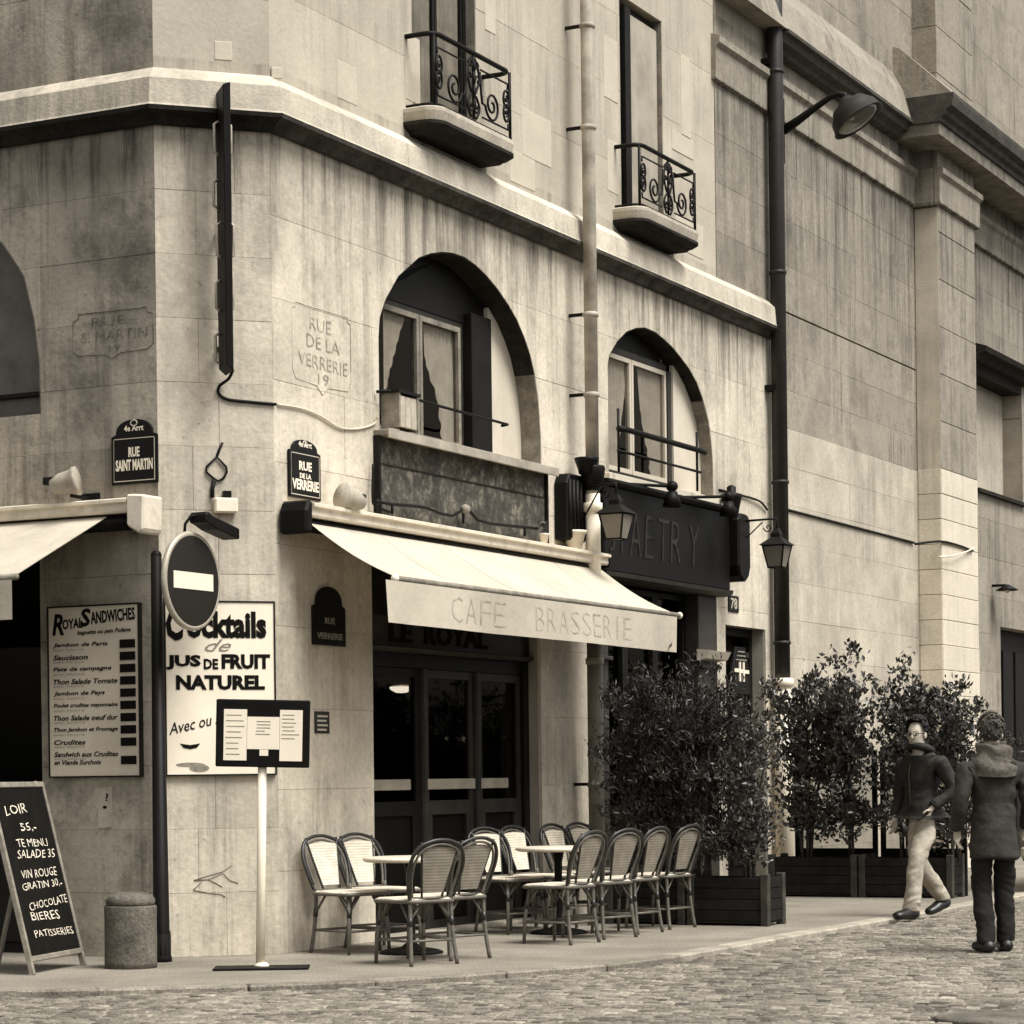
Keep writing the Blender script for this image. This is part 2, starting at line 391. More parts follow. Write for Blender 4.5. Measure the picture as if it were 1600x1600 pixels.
# ------------------------------------------------------------------ ground: road, cobbles, pavement, kerb
structure('road', MB().add([(-90, -60, -.07), (120, -60, -.07), (120, 140, -.07), (-90, 140, -.07)], [(0, 1, 2, 3)]), M_road)
kpx = [(0, 1549), (150, 1543), (300, 1539), (430, 1536), (560, 1531), (700, 1522), (820, 1514), (900, 1508), (980, 1501)]
kerb = [ground(*q) for q in kpx]
kerb = [kerb[0] + Vector((-dL[0], -dL[1], 0)) * q for q in (14, 9, 5, 2.5, 1.2)] + kerb
kerb += [R.w(q, 2.80, 0) for q in (1.5, 3, 4.5, 6, 7.5, 9, 10.5, 12, 13.5, 15, 17, 19, 21, 24, 28, 34)]
back = [R.w(34, -.4, 0), R.w(10, -.4, 0), R.w(.2, -.4, 0), P.w(.44, -.3, 0), L.w(-.2, -.4, 0), L.w(-14, -.4, 0)]
pv = [(q.x, q.y) for q in kerb] + [(q.x, q.y) for q in back]
k = len(pv)
mb = MB(); mb.add([(x, y, 0) for x, y in pv] + [(x, y, -.13) for x, y in pv], [tuple(range(k))] + [(i, (i + 1) % k, k + (i + 1) % k, k + i) for i in range(k)])
pavement = structure('pavement', mb, M_pave)
def along(poly, d):
    for a, b in zip(poly, poly[1:]):
        l = (b - a).length
        if d <= l: return a + (b - a) * (d / l), (b - a).normalized()
        d -= l
    return poly[-1], (poly[-1] - poly[-2]).normalized()
tot = sum((b - a).length for a, b in zip(kerb, kerb[1:]))
d = 0.0
while d < tot - .3:
    ln = random.uniform(.75, 1.15); e = min(d + ln - .012, tot)
    p0, t0 = along(kerb, d); p1, t1 = along(kerb, e)
    n0 = Vector((t0.y, -t0.x, 0)); n1 = Vector((t1.y, -t1.x, 0)); up = random.uniform(.001, .005)
    q = [p0 + n0 * .17, p1 + n1 * .17, p1 - n1 * .01, p0 - n0 * .01]
    mb = MB().add([(v.x, v.y, -.13) for v in q] + [(v.x, v.y, up) for v in q], [(0, 1, 2, 3), (7, 6, 5, 4), (0, 4, 5, 1), (1, 5, 6, 2), (2, 6, 7, 3), (3, 7, 4, 0)])
    o = bpy.data.objects.new('kerb_stone', to_mesh(mb, 'kerb_stone', M_kerb if p0.x > .55 and p0.y > 10 else M_kerbd, bevel=.012)); COL.objects.link(o); o.parent = pavement
    d += ln
kin = [(v.x, v.y) for v in [a + Vector(((b - a).normalized().y, -(b - a).normalized().x, 0)) * .19 for a, b in zip(kerb, kerb[1:])]]
def on_road(x, y):                                             # outside the kerb line
    best = 1e9; sg = 1
    for a, b in zip(kerb, kerb[1:]):
        ab = b - a; t = max(0, min(1, ((x - a.x) * ab.x + (y - a.y) * ab.y) / (ab.x ** 2 + ab.y ** 2)))
        px, py = a.x + ab.x * t - x, a.y + ab.y * t - y; dd = px * px + py * py
        if dd < best: best = dd; sg = ab.x * (y - a.y) - ab.y * (x - a.x)
    return sg < 0 and best > .235 ** 2
def cobble(mb, cx, cy, a, b, z, rot, jit):
    c, q = math.cos(rot), math.sin(rot); vs = []
    for (u, zz) in ((1.0, -.07), (1.0, z - .012), (.80, z)):
        for (sx, sy) in ((-1, -1), (1, -1), (1, 1), (-1, 1)):
            x = sx * a / 2 * u; y = sy * b / 2 * u; vs.append((cx + x * c - y * q, cy + x * q + y * c, zz + (jit * (sx * .5 + sy * .3) if zz > -.065 else 0)))
    mb.add(vs, [(0, 1, 5, 4), (1, 2, 6, 5), (2, 3, 7, 6), (3, 0, 4, 7), (4, 5, 9, 8), (5, 6, 10, 9), (6, 7, 11, 10), (7, 4, 8, 11), (8, 9, 10, 11)])
def tone_attr(me):
    a = me.attributes.new('tone', 'FLOAT', 'FACE'); n = len(me.polygons); v = []
    for k in range(n // 9): v += [max(.25, random.gauss(1.0, .26))] * 9
    a.data.foreach_set('value', v)
MANHOLE = ground(1556, 1592, -.032)
cobs = []
row = 0; t = -14.0
while t < 13.5:                                                # courses run across the street
    sp = random.uniform(.085, .102); u = 2.2 - 5 + (.055 if row % 2 else 0)
    u = -6.0 + random.uniform(0, .1)
    while u < 9.0:
        ln = random.uniform(.085, .12)
        p = R.w(t + sp / 2, u + ln / 2, 0)
        if 12.9 < p.y < 27 and abs(p.x) < p.y * .235 + .3 and on_road(p.x, p.y) and (Vector((p.x, p.y)) - Vector((MANHOLE.x, MANHOLE.y))).length > .36:
            cobs.append((p.x, p.y, sp - .009, ln - .009, -.028 + random.uniform(-.004, .004), R.ang + random.uniform(-.06, .06), random.uniform(-.006, .006)))
        u += ln
    t += sp; row += 1
road = bpy.data.objects['road']
infr = [c for c in cobs if abs(c[0]) < c[1] * .2044 and c[1] > 13.85]
rest_far = [c for c in cobs if not (abs(c[0]) < c[1] * .2044 and c[1] > 13.85)]
infr.sort(key=lambda c: c[1])
for c in infr[:300]:
    mb = MB(); cobble(mb, 0, 0, c[2], c[3], c[4], 0, c[6])
    me = to_mesh(mb, 'cobble', M_cob, recalc=False); tone_attr(me)
    o = bpy.data.objects.new('cobble', me); COL.objects.link(o); o.location = (c[0], c[1], 0); o.rotation_euler = (0, 0, c[5]); o.parent = road
mb = MB()
for c in infr[300:] + rest_far: cobble(mb, *c)
me = to_mesh(mb, 'cobble_paving', M_cob, recalc=False); tone_attr(me)
o = bpy.data.objects.new('cobble_paving', me); COL.objects.link(o); o.parent = road; o['kind'] = 'stuff'
t = Thing('manhole_cover', 'round iron manhole cover set in the cobbles at the lower right', 'manhole', None, (MANHOLE.x, MANHOLE.y, -.064))
t.part('cover', MB().lathe([(0, 0), (.29, 0), (.29, .035), (.27, .045), (0, .047)], 28), M_granite)
t.part('rim', MB().tube([(.315 * math.cos(a * PI / 14), .315 * math.sin(a * PI / 14), .03) for a in range(28)], .022, 6, True), M_granite)

# ------------------------------------------------------------------ the corner building: core walls, ashlar stones, openings
BT = 11.0                                                       # built height
CB = Thing('corner_building', 'pale limestone corner building with cut-off corner, arched windows and a cafe', 'building', R, (0, 0, 0))
def loc(fac, pts):                                              # facade coordinates to the building's own frame (s, n, z of the right facade)
    out = []
    for (s, n, z) in pts:
        p = fac.w(s, n, z); a, b = R.inv(p); out.append((a, b, z))
    return out
def xf(mb, fac):
    if fac is not R: mb.v = loc(fac, mb.v)
    return mb
arch1 = [(1.60, 4.13), (1.60, 4.90), (1.625, 5.06), (1.72, 5.22), (1.94, 5.45), (2.29, 5.666), (2.50, 5.74), (2.71, 5.79), (2.90, 5.815), (3.11, 5.818), (3.32, 5.785), (3.52, 5.732),
         (3.74, 5.645), (3.94, 5.541), (4.11, 5.43), (4.253, 5.295), (4.37, 5.15), (4.455, 4.985), (4.52, 4.80), (4.55, 4.62), (4.57, 4.40), (4.57, 4.13)]
arch2 = [(6.05, 4.25), (6.05, 5.30), (6.09, 5.40), (6.28, 5.56), (6.504, 5.689), (6.73, 5.76), (6.956, 5.80), (7.22, 5.795), (7.462, 5.752), (7.66, 5.705), (7.851, 5.638), (8.09, 5.545),
         (8.292, 5.423), (8.46, 5.26), (8.603, 5.055), (8.67, 4.87), (8.71, 4.65), (8.71, 4.25)]
def rect(a, b, c, d2): return [(a, c), (b, c), (b, d2), (a, d2)]
shop1 = rect(1.445, 4.50, -.2, 3.06)
shop2 = rect(5.56, 8.62, -.2, 4.06)
fdoor = rect(9.00, 10.19, -.2, 2.92)
upw1 = rect(2.22, 3.37, 6.86, 9.0)
upw2 = rect(6.42, 7.47, 6.86, 9.0)
aL = [(-2.9, 4.13), (-2.9, 4.6), (-2.8, 5.0), (-2.55, 5.45), (-2.2, 5.72), (-1.9, 5.79), (-1.65, 5.70), (-1.4, 5.45), (-1.215, 5.20), (-1.12, 4.85), (-1.075, 4.5), (-1.07, 4.13)]
shopL = rect(-4.0, -1.10, -.2, 3.15)
holes = {'R': [arch1, arch2, shop1, shop2, fdoor, upw1, upw2], 'P': [], 'L': [aL, shopL]}
ENDR, ENDU = 10.42, 8.86                                        # the building ends at the pipe below the belt, at the church above it
tan = math.tan(PI / 8)
def core(fac, s0, s1, e0, e1, z0, z1, key):
    mb = MB(); n0, n1 = -.03, -.42
    vs = []
    for z in (z0, z1):
        vs += [(s0 - n0 * e0, n0, z), (s1 - n0 * e1, n0, z), (s1 - n1 * e1, n1, z), (s0 - n1 * e0, n1, z)]
    mb.add(vs, [(0, 1, 2, 3), (7, 6, 5, 4), (0, 4, 5, 1), (1, 5, 6, 2), (2, 6, 7, 3), (3, 7, 4, 0)])
    o = CB.part('wall', xf(mb, fac), M_core)
    cs = [to_mesh(xf(MB().prism(h, .3, -.8), fac), 'c', None, (0, 0, 0)) for h in holes[key] if min(q[1] for q in h) < z1 and max(q[1] for q in h) > z0]
    return (o, cs)
carve_jobs = [core(R, 0, ENDR, tan, 0, 0, 6.30, 'R'), core(R, 0, ENDU, tan, 0, 6.30, BT, 'R'), core(P, 0, PW, tan, -tan, 0, BT, 'P'), core(L, -14, 0, 0, -tan, 0, BT, 'L')]
def lay(fac, key, s0, s1, e0, e1, z0, z1, hrow, lmin, lmax, m, T, smooth_m=None, front=0.0, name='stone', lo_mat=None, seedoff=0):
    rows = max(1, round((z1 - z0) / hrow)); hr = (z1 - z0) / rows; rnd = random.Random(11 + seedoff)
    for r_ in range(rows):
        za, zb = z0 + r_ * hr + .0009, z0 + (r_ + 1) * hr - .0009
        s = s0
        first = True
        while s < s1 - 1e-3:
            ln = rnd.uniform(lmin, lmax)
            if first and r_ % 2: ln *= .55
            e = s + ln
            if s1 - e < lmin * .5: e = s1
            a, b = s + (.0009 if s > s0 else 0), e - (.0009 if e < s1 else 0)
            fr = front + rnd.uniform(-.0018, .0018)
            hs = [h for h in holes[key] if min(q[0] for q in h) < b and max(q[0] for q in h) > a and min(q[1] for q in h) < zb and max(q[1] for q in h) > za]
            inside = any(min(q[0] for q in h) <= a and max(q[0] for q in h) >= b and min(q[1] for q in h) <= za and max(q[1] for q in h) >= zb and len(h) == 4 for h in hs)
            if not inside:
                ch = .0016
                ea = e0 if s <= s0 else 0; eb = e1 if e >= s1 else 0
                mb = MB(); B = front - .032
                ring = lambda q, n: [(a + (q if not ea else -n * ea + 0), n, za + q), (b - (q if not eb else n * eb - 0), n, za + q), (b - (q if not eb else n * eb - 0), n, zb - q), (a + (q if not ea else -n * ea + 0), n, zb - q)]
                vs = ring(0, B) + ring(0, fr - ch) + ring(ch, fr)
                fs = [(3, 2, 1, 0)] + [(i, (i + 1) % 4, 4 + (i + 1) % 4, 4 + i) for i in range(4)] + [(4 + i, 4 + (i + 1) % 4, 8 + (i + 1) % 4, 8 + i) for i in range(4)] + [(8, 9, 10, 11)]
                mb.add(vs, fs)
                mm = m(0.5 * (a + b), 0.5 * (za + zb)) if callable(m) else m
                o = T.part(name, xf(mb, fac), mm)
                if hs: carve_jobs.append((o, [to_mesh(xf(MB().prism(h, .3, -.8), fac), 'c', None, T.org) for h in hs]))
            s = e; first = False
def rmat(s, z):
    return M_stone
lay(R, 'R', 0, ENDR, tan, 0, 0, 6.20, .62, .9, 1.5, rmat, CB)
lay(R, 'R', 0, ENDU, tan, 0, 6.56, BT, .74, 1.1, 1.7, lambda s, z: M_stoneU, CB, seedoff=3)
lay(P, 'P', 0, PW, tan, -tan, 0, 6.20, .46, .4, .62, rmat, CB, seedoff=5)
lay(P, 'P', 0, PW, tan, -tan, 6.56, BT, .62, .5, .9, lambda s, z: M_stoneU, CB, seedoff=6)
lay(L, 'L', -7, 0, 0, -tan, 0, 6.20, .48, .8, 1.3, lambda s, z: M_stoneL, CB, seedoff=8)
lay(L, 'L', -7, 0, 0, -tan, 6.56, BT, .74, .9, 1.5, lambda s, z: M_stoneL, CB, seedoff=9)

# ------------------------------------------------------------------ the church on the right
holes['C'] = [rect(18.4, 20.9, 5.30, 7.06), rect(19.6, 22.4, -.2, 3.4), fdoor]
CH = Thing('stone_church', 'tall stained stone church with string course, pilaster and deep cornice', 'church', R, (10.42, 0, 0))
def ccore(s0, s1, z0, z1, n0=-.03, n1=-.8):
    o = CH.part('wall', MB().box(s0, s1, n1, n0, z0, z1), M_core)
    cs = [to_mesh(MB().prism(h, .3, -1.2), 'c', None, CH.org) for h in holes['C'] if min(q[1] for q in h) < z1 and max(q[0] for q in h) > s0 and min(q[0] for q in h) < s1]
    return (o, cs)
carve_jobs += [ccore(10.425, 30, 0, 6.58), ccore(8.87, 30, 6.59, 16)]
cm = lambda s, z: M_churchlow if (z < 5.05 and s < 15.9) else M_church
lay(R, 'C', 10.43, 15.76, 0, 0, 0, 6.58, .44, 1.1, 1.7, cm, CH, seedoff=12)
lay(R, 'C', 8.875, 15.76, 0, 0, 6.60, 8.72, .53, 1.2, 2.0, cm, CH, seedoff=13)
lay(R, 'C', 8.875, 15.76, 0, 0, 9.22, 13.2, .66, 1.2, 2.0, cm, CH, seedoff=14)
lay(R, 'C', 17.4, 25, 0, 0, 0, 8.72, .55, 1.4, 2.3, cm, CH, seedoff=15)
lay(R, 'C', 17.4, 25, 0, 0, 9.22, 13.2, .8, 1.4, 2.3, cm, CH, seedoff=16)
carve(carve_jobs)
# pilaster: each course one block
z = 0.0; rnd = random.Random(4)
while z < 13.2:
    h = .33 if z < 5.2 else .62; z1 = min(z + h, 13.2)
    if z < 8.72 < z1: z1 = 8.72
    if not (8.72 <= z < 9.2):
        j = rnd.uniform(-.003, .003)
        CH.part('quoin_stone', MB().box(15.762, 17.398, -.1, .33 + j, z + .003, z1 - .003), M_quoin_lit if z < 5.2 else M_church, bevel=.006)
        if z < 5.2: CH.part('quoin_stone', MB().box(15.752, 15.762, .02, .318 + j, z + .004, z1 - .004), M_quoin_lit, bevel=.003)  # facing on the return, brightened in colour as if lit
    z = z1 if not (8.72 <= z < 9.2) else 9.22
CH.part('pale_lit_strip', MB().box(15.754, 15.762, .012, .322, 5.2, 8.70), mat('pale_lit_stone', .50, var=.15, scale=2, fine=.12, streak=.3, bump=.2))  # upper return: pale strip with the light painted into its colour
# string course, following the pilaster
sprof = [(-.02, 8.72), (.05, 8.74), (.055, 9.08), (.10, 9.12), (.10, 9.19), (-.02, 9.23)]
def course(name, prof, s0, s1, m, T, seg=1.4, off=0.0, e0=0, e1=0):
    pr = [(q[0] + off, q[1]) for q in prof]; s = s0; i = 0
    while s < s1 - 1e-3:
        e = s + seg * random.uniform(.85, 1.15)
        if s1 - e < seg * .4: e = s1
        T.part(name, MB().extr(pr, s + (.0015 if s > s0 else 0), e - (.0015 if e < s1 else 0)), m)
        s = e
course('string_course_stone', sprof, 8.79, 15.66, M_church, CH, 1.6)
course('string_course_stone', sprof, 15.665, 17.5, M_church, CH, 1.9, .33)
CH.part('string_course_stone', MB().box(15.67, 17.49, -.1, .30, 8.722, 9.2), M_church)
course('string_course_stone', sprof, 17.51, 26, M_church, CH, 1.8)
# cornices: a small one, then the deep block past the pilaster
c1 = [(-.02, 9.43), (.10, 9.45), (.12, 9.50), (.20, 9.53), (.22, 9.60), (.27, 9.62), (.27, 9.66), (-.02, 9.66)]
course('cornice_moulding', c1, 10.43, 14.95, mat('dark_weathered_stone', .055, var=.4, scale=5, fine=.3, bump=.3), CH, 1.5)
c1t = [(-.02, 9.662), (.25, 9.662), (.14, 10.05), (-.02, 10.35)]
course('cornice_stone', c1t, 8.875, 14.95, M_church, CH, 1.5)
M_dw = MATS['dark_weathered_stone']
c2 = [(-.02, 9.45), (.60, 9.45), (.60, 9.60), (-.02, 9.60)]
course('cornice_stone', c2, 14.97, 26, M_sootmid, CH, 1.9)
c3 = [(-.02, 9.602), (.63, 9.602), (.64, 9.66), (.69, 9.69), (.70, 9.75), (.78, 9.79), (.80, 9.90), (.80, 9.95), (-.02, 9.95)]
course('cornice_moulding', c3, 14.93, 26, M_dw, CH, 1.9)
course('cornice_stone', [(-.02, 9.952), (.78, 9.952), (.10, 10.6), (-.02, 10.65)], 14.95, 26, M_church, CH, 1.9)
CH.part('upper_pilaster', MB().box(15.9, 17.2, -.05, .22, 10.1, 13.4), M_church, bevel=.03)
# blind window with hood
bw = CH.node('blind_window')
CH.part('infill', MB().box(18.38, 20.92, -.40, -.30, 5.28, 7.08), M_churchlow, bw)
CH.part('hood', MB().extr([(0, 7.06), (.10, 7.08), (.14, 7.16), (.22, 7.19), (.24, 7.26), (0, 7.34)], 18.22, 21.1), M_soot, bw)
CH.part('lintel', MB().box(18.40, 20.90, -.29, -.005, 6.93, 7.058), M_soot, bw)
CH.part('sill', MB().box(18.38, 20.92, -.29, .07, 5.25, 5.30), M_soot, bw)
dr = CH.node('side_door')
CH.part('leaf', MB().box(19.6, 22.4, -.30, -.22, 0, 3.4), M_dark, dr)
for i in range(4):
    CH.part('panel', MB().box(19.75 + i * .66, 20.27 + i * .66, -.22, -.19, .3, 1.5), M_dark, dr, .01)
    CH.part('panel', MB().box(19.75 + i * .66, 20.27 + i * .66, -.22, -.19, 1.7, 3.1), M_dark, dr, .01)
# roofs that close the shells
CB.part('roof', MB().box(.35, ENDU, -9, -.2, BT, BT + .15), M_soot)
CH.part('roof', MB().box(8.9, 30, -9, -.1, 16, 16.2), M_soot)
CB.part('rear_wall', MB().box(.3, 10.4, -9.2, -9, 0, BT), M_core)
CB.part('party_wall', MB().box(10.425, 10.6, -9, -.82, 0, 16), M_core)

# ------------------------------------------------------------------ belt course round the corner building
bm_ = [(-.02, 6.195), (.045, 6.20), (.06, 6.225), (.075, 6.25), (.11, 6.265), (.15, 6.28), (.155, 6.312), (-.02, 6.312)]
bs_ = [(-.02, 6.314), (.148, 6.314), (.140, 6.33), (.125, 6.52), (.04, 6.60), (-.02, 6.64)]
def belt(fac, s0, s1, e0, e1):
    s = s0
    while s < s1 - 1e-3:
        e = s + random.uniform(.85, 1.25)
        if s1 - e < .5: e = s1
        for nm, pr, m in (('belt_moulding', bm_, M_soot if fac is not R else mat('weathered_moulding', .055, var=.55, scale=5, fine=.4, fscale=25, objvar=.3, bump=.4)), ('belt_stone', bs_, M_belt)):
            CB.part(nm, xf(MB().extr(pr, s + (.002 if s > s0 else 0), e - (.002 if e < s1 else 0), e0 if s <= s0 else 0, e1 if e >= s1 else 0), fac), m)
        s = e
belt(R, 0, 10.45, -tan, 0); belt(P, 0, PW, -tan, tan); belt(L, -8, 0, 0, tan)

# ------------------------------------------------------------------ windows
def curtain(fac, name, label, top, n, drop, waves, m=M_curtain):
    """top = (s0, s1, z); drop(u) -> (s, z) of the hem under fraction u of the rail"""
    s0, s1, zt = top
    def fn(u, v):
        hs, hz = drop(u)
        s = s0 + (s1 - s0) * u; k = v ** 1.3
        ss = s + (hs - s) * k; zz = zt + (hz - zt) * v
        return (ss, n + .013 * math.sin(u * waves * 2 * PI + .6 * math.sin(v * 3)) * (1 - .3 * v) * math.sin(PI * min(max(u, 0), 1)) ** .4, zz)
    mb = MB().grid(fn, waves * 6, 24)
    return single(name, mb, m, label, 'curtain', fac, ((s0 + s1) / 2, n, zt))
# soffits of the two arches: one ring of dark, soot-stained lining each
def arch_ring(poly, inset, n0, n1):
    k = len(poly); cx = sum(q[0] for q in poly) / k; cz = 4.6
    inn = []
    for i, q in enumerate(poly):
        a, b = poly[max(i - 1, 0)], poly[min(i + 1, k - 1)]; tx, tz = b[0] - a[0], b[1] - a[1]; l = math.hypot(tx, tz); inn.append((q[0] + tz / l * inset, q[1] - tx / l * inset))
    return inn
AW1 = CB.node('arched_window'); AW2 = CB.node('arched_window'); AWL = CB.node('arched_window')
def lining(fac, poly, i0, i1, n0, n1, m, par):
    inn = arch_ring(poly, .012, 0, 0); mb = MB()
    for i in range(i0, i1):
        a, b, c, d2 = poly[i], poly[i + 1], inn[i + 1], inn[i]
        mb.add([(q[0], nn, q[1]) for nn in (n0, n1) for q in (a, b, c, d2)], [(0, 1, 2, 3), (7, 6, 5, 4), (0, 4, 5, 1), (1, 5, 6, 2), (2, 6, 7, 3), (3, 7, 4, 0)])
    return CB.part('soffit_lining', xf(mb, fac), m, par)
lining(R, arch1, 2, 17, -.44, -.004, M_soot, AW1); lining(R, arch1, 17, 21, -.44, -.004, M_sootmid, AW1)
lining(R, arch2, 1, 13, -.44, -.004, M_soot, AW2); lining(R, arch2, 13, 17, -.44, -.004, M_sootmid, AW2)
# window one
inf = [(3.92, 4.14), (4.56, 4.14)] + [q for q in reversed(arch1[13:21])] + [(3.92, 5.52)]
CB.part('infill_panel', MB().prism(inf, -.24, -.20), M_plaster, AW1)
tym = [(1.61, 5.33), (3.94, 5.33)] + [q for q in reversed(arch1[3:14])]
CB.part('tympanum', MB().prism(tym, -.30, -.24), M_dark, AW1)
def frame_rect(s0, s1, z0, z1, n0, n1, wd):
    return MB().box(s0, s0 + wd, n0, n1, z0, z1).box(s1 - wd, s1, n0, n1, z0, z1).box(s0 + wd, s1 - wd, n0, n1, z0, z0 + wd).box(s0 + wd, s1 - wd, n0, n1, z1 - wd, z1)
CB.part('frame', frame_rect(1.61, 3.53, 4.14, 5.33, -.32, -.25, .06), M_mull, AW1)
for (a, b) in ((1.68, 2.72), (2.73, 3.47)):
    CB.part('casement', frame_rect(a, b, 4.21, 5.28, -.295, -.24, .045), M_sootmid, AW1)
    CB.part('pane', MB().box(a + .045, b - .045, -.272, -.268, 4.255, 5.235), M_glass, AW1)
CB.part('shutter', MB().box(3.54, 3.915, -.30, -.16, 4.16, 5.42), M_dark, AW1, .008)
CB.part('interior', MB().box(1.62, 3.92, -2.6, -2.55, 3.6, 5.8).box(1.55, 1.58, -2.6, -.45, 3.6, 5.9).box(4.6, 4.63, -2.6, -.45, 3.6, 5.9).box(1.55, 4.63, -2.6, -.45, 5.9, 5.93).box(1.55, 4.63, -2.6, -.45, 3.57, 3.6), M_room, AW1)
def px_curtain(label, n, top, hem, waves):
    tp = [R(x, y, n) for x, y in top]; hm = [R(x, y, n) for x, y in hem]
    def hemf(u):
        k = u * (len(hm) - 1); i = min(int(k), len(hm) - 2); f = k - i
        return (hm[i][0] * (1 - f) + hm[i + 1][0] * f, hm[i][1] * (1 - f) + hm[i + 1][1] * f)
    return curtain(R, 'curtain', label, (tp[0][0], tp[1][0], max(tp[0][1], tp[1][1])), n, hemf, waves)
px_curtain('left net curtain gathered to a point in the large arched window', -.300, [(598, 452), (642, 455)], [(600, 640), (603, 612), (606, 590), (614, 560), (622, 528), (634, 490)], 8)
px_curtain('right net curtain swept aside in the large arched window', -.300, [(660, 455), (714, 480)], [(663, 556), (670, 585), (682, 618), (688, 660), (690, 692), (703, 694), (716, 697)], 8)
rl = MB().tube([(1.52, .02, 4.44), (1.56, .10, 4.45), (2.4, .10, 4.435), (3.70, .10, 4.43), (3.74, .02, 4.43)], .013, 6)
single('window_rail', rl, M_iron, 'thin iron bar across the foot of the large arched window', 'window rail', R, (2.6, .1, 4.43))
mb = MB().box(1.62, 1.98, .00, .16, 4.16, 4.43)
t = Thing('window_box', 'pale wooden box standing on the sill of the large arched window', 'window box', R, (1.80, .08, 4.16))
for a in (1.63, 1.935): t.part('box_side', MB().box(a, a + .025, 0, .17, 4.16, 4.44), M_wood)
for i in range(3): t.part('slat', MB().box(1.66 + i * .092, 1.745 + i * .092, .145, .165, 4.165, 4.42), mat('pale_box_wood', .42, var=.2, scale=12), bevel=.004)
t.part('rim', MB().box(1.61, 1.98, -.01, .18, 4.44, 4.465), M_dark)
# sill shelf and stained panel under window one
CB.part('sill', MB().box(1.50, 4.62, -.40, .13, 4.085, 4.132), M_sootmid, AW1, .006)
CB.part('sill_edge', MB().box(1.50, 4.63, .131, .150, 4.06, 4.137), mat('zinc_edge', .34, var=.3, rough=.5), AW1, .004)
CB.part('stained_panel', MB().box(1.52, 4.56, .002, .030, 3.36, 4.083), M_dirtypanel)
for q in (1.49, 4.56): CB.part('panel_batten', MB().box(q, q + .03, .002, .06, 3.36, 4.083), M_dark)
CB.part('panel_board', MB().box(1.53, 4.55, .031, .038, 3.86, 3.872), M_soot)
# window two
inf = [(7.98, 4.26), (8.70, 4.26)] + [q for q in reversed(arch2[10:17])] + [(7.98, 5.585)]
CB.part('infill_panel', MB().prism(inf, -.18, -.14), M_plaster, AW2)
cas = [(6.08, 4.27), (7.97, 4.27), (7.97, 5.46), (7.72, 5.63), (6.9, 5.77), (6.6, 5.70), (6.26, 5.53), (6.08, 5.38)]
CB.part('transom_panel', MB().prism([(6.08, 5.56), (7.86, 5.56), (7.72, 5.66), (7.2, 5.77), (6.9, 5.78), (6.6, 5.70), (6.26, 5.54)], -.26, -.20), M_dark, AW2)
CB.part('frame', MB().box(6.07, 6.14, -.26, -.16, 4.27, 5.56).box(7.86, 7.95, -.26, -.15, 4.27, 5.50).box(6.14, 7.86, -.26, -.16, 4.27, 4.33).box(6.14, 7.86, -.26, -.16, 5.50, 5.56), M_mull, AW2)
for (a, b) in ((6.145, 6.975), (6.985, 7.855)):
    CB.part('casement', frame_rect(a, b, 4.335, 5.495, -.215, -.165, .045), M_panelgrey, AW2)
    CB.part('pane', MB().box(a + .045, b - .045, -.192, -.188, 4.38, 5.45), M_glass, AW2)
CB.part('interior', MB().box(6.0, 8.75, -2.6, -2.55, 3.6, 5.9).box(5.97, 6.0, -2.6, -.45, 3.6, 5.9).box(8.75, 8.78, -2.6, -.45, 3.6, 5.9).box(5.97, 8.78, -2.6, -.45, 5.9, 5.93).box(5.97, 8.78, -2.6, -.45, 4.12, 4.15), M_room, AW2)
px_curtain('left net curtain hanging in the small arched window', -.222, [(948, 540), (988, 545)], [(950, 742), (958, 744), (966, 740), (967, 690), (972, 640), (982, 590)], 8)
px_curtain('right net curtain hanging in the small arched window', -.222, [(994, 548), (1034, 570)], [(1000, 640), (1008, 690), (1014, 720), (1016, 752), (1026, 755), (1036, 757)], 8)
CB.part('sill', MB().box(5.95, 8.80, -.42, .06, 4.18, 4.245), M_plaster, AW2, .006)
CB.part('apron', MB().box(5.56, 8.62, .002, .03, 4.10, 4.178), M_sootmid, AW2)
t = Thing('window_guard', 'iron guard rail with two bars below the small arched window', 'window guard', R, (6.9, .1, 4.3))
t.part('top_bar', MB().tube([(5.98, .14, 4.66), (6.1, .16, 4.665), (7.98, .16, 4.665), (8.12, .15, 4.66)], .030, 8), M_iron)
t.part('lower_bar', MB().tube([(5.98, .13, 4.45), (8.05, .13, 4.45)], .014, 6), M_iron)
for s_ in (6.02, 7.98): t.part('upright', MB().tube([(s_, .12, 4.25), (s_, .12, 4.86)], .013, 6), M_iron)
# left street: only the edge of its arched window shows
CB.part('pane', xf(MB().prism(arch_ring(aL, .02, 0, 0), -.20, -.19), L), mat('grimy_glass', .10, rough=.3, var=.3), AWL)
CB.part('transom', xf(MB().box(-2.9, -1.07, -.19, -.14, 4.30, 4.33), L), M_dark, AWL)
lining(L, aL, 0, 11, -.40, -.004, M_sootmid, AWL)
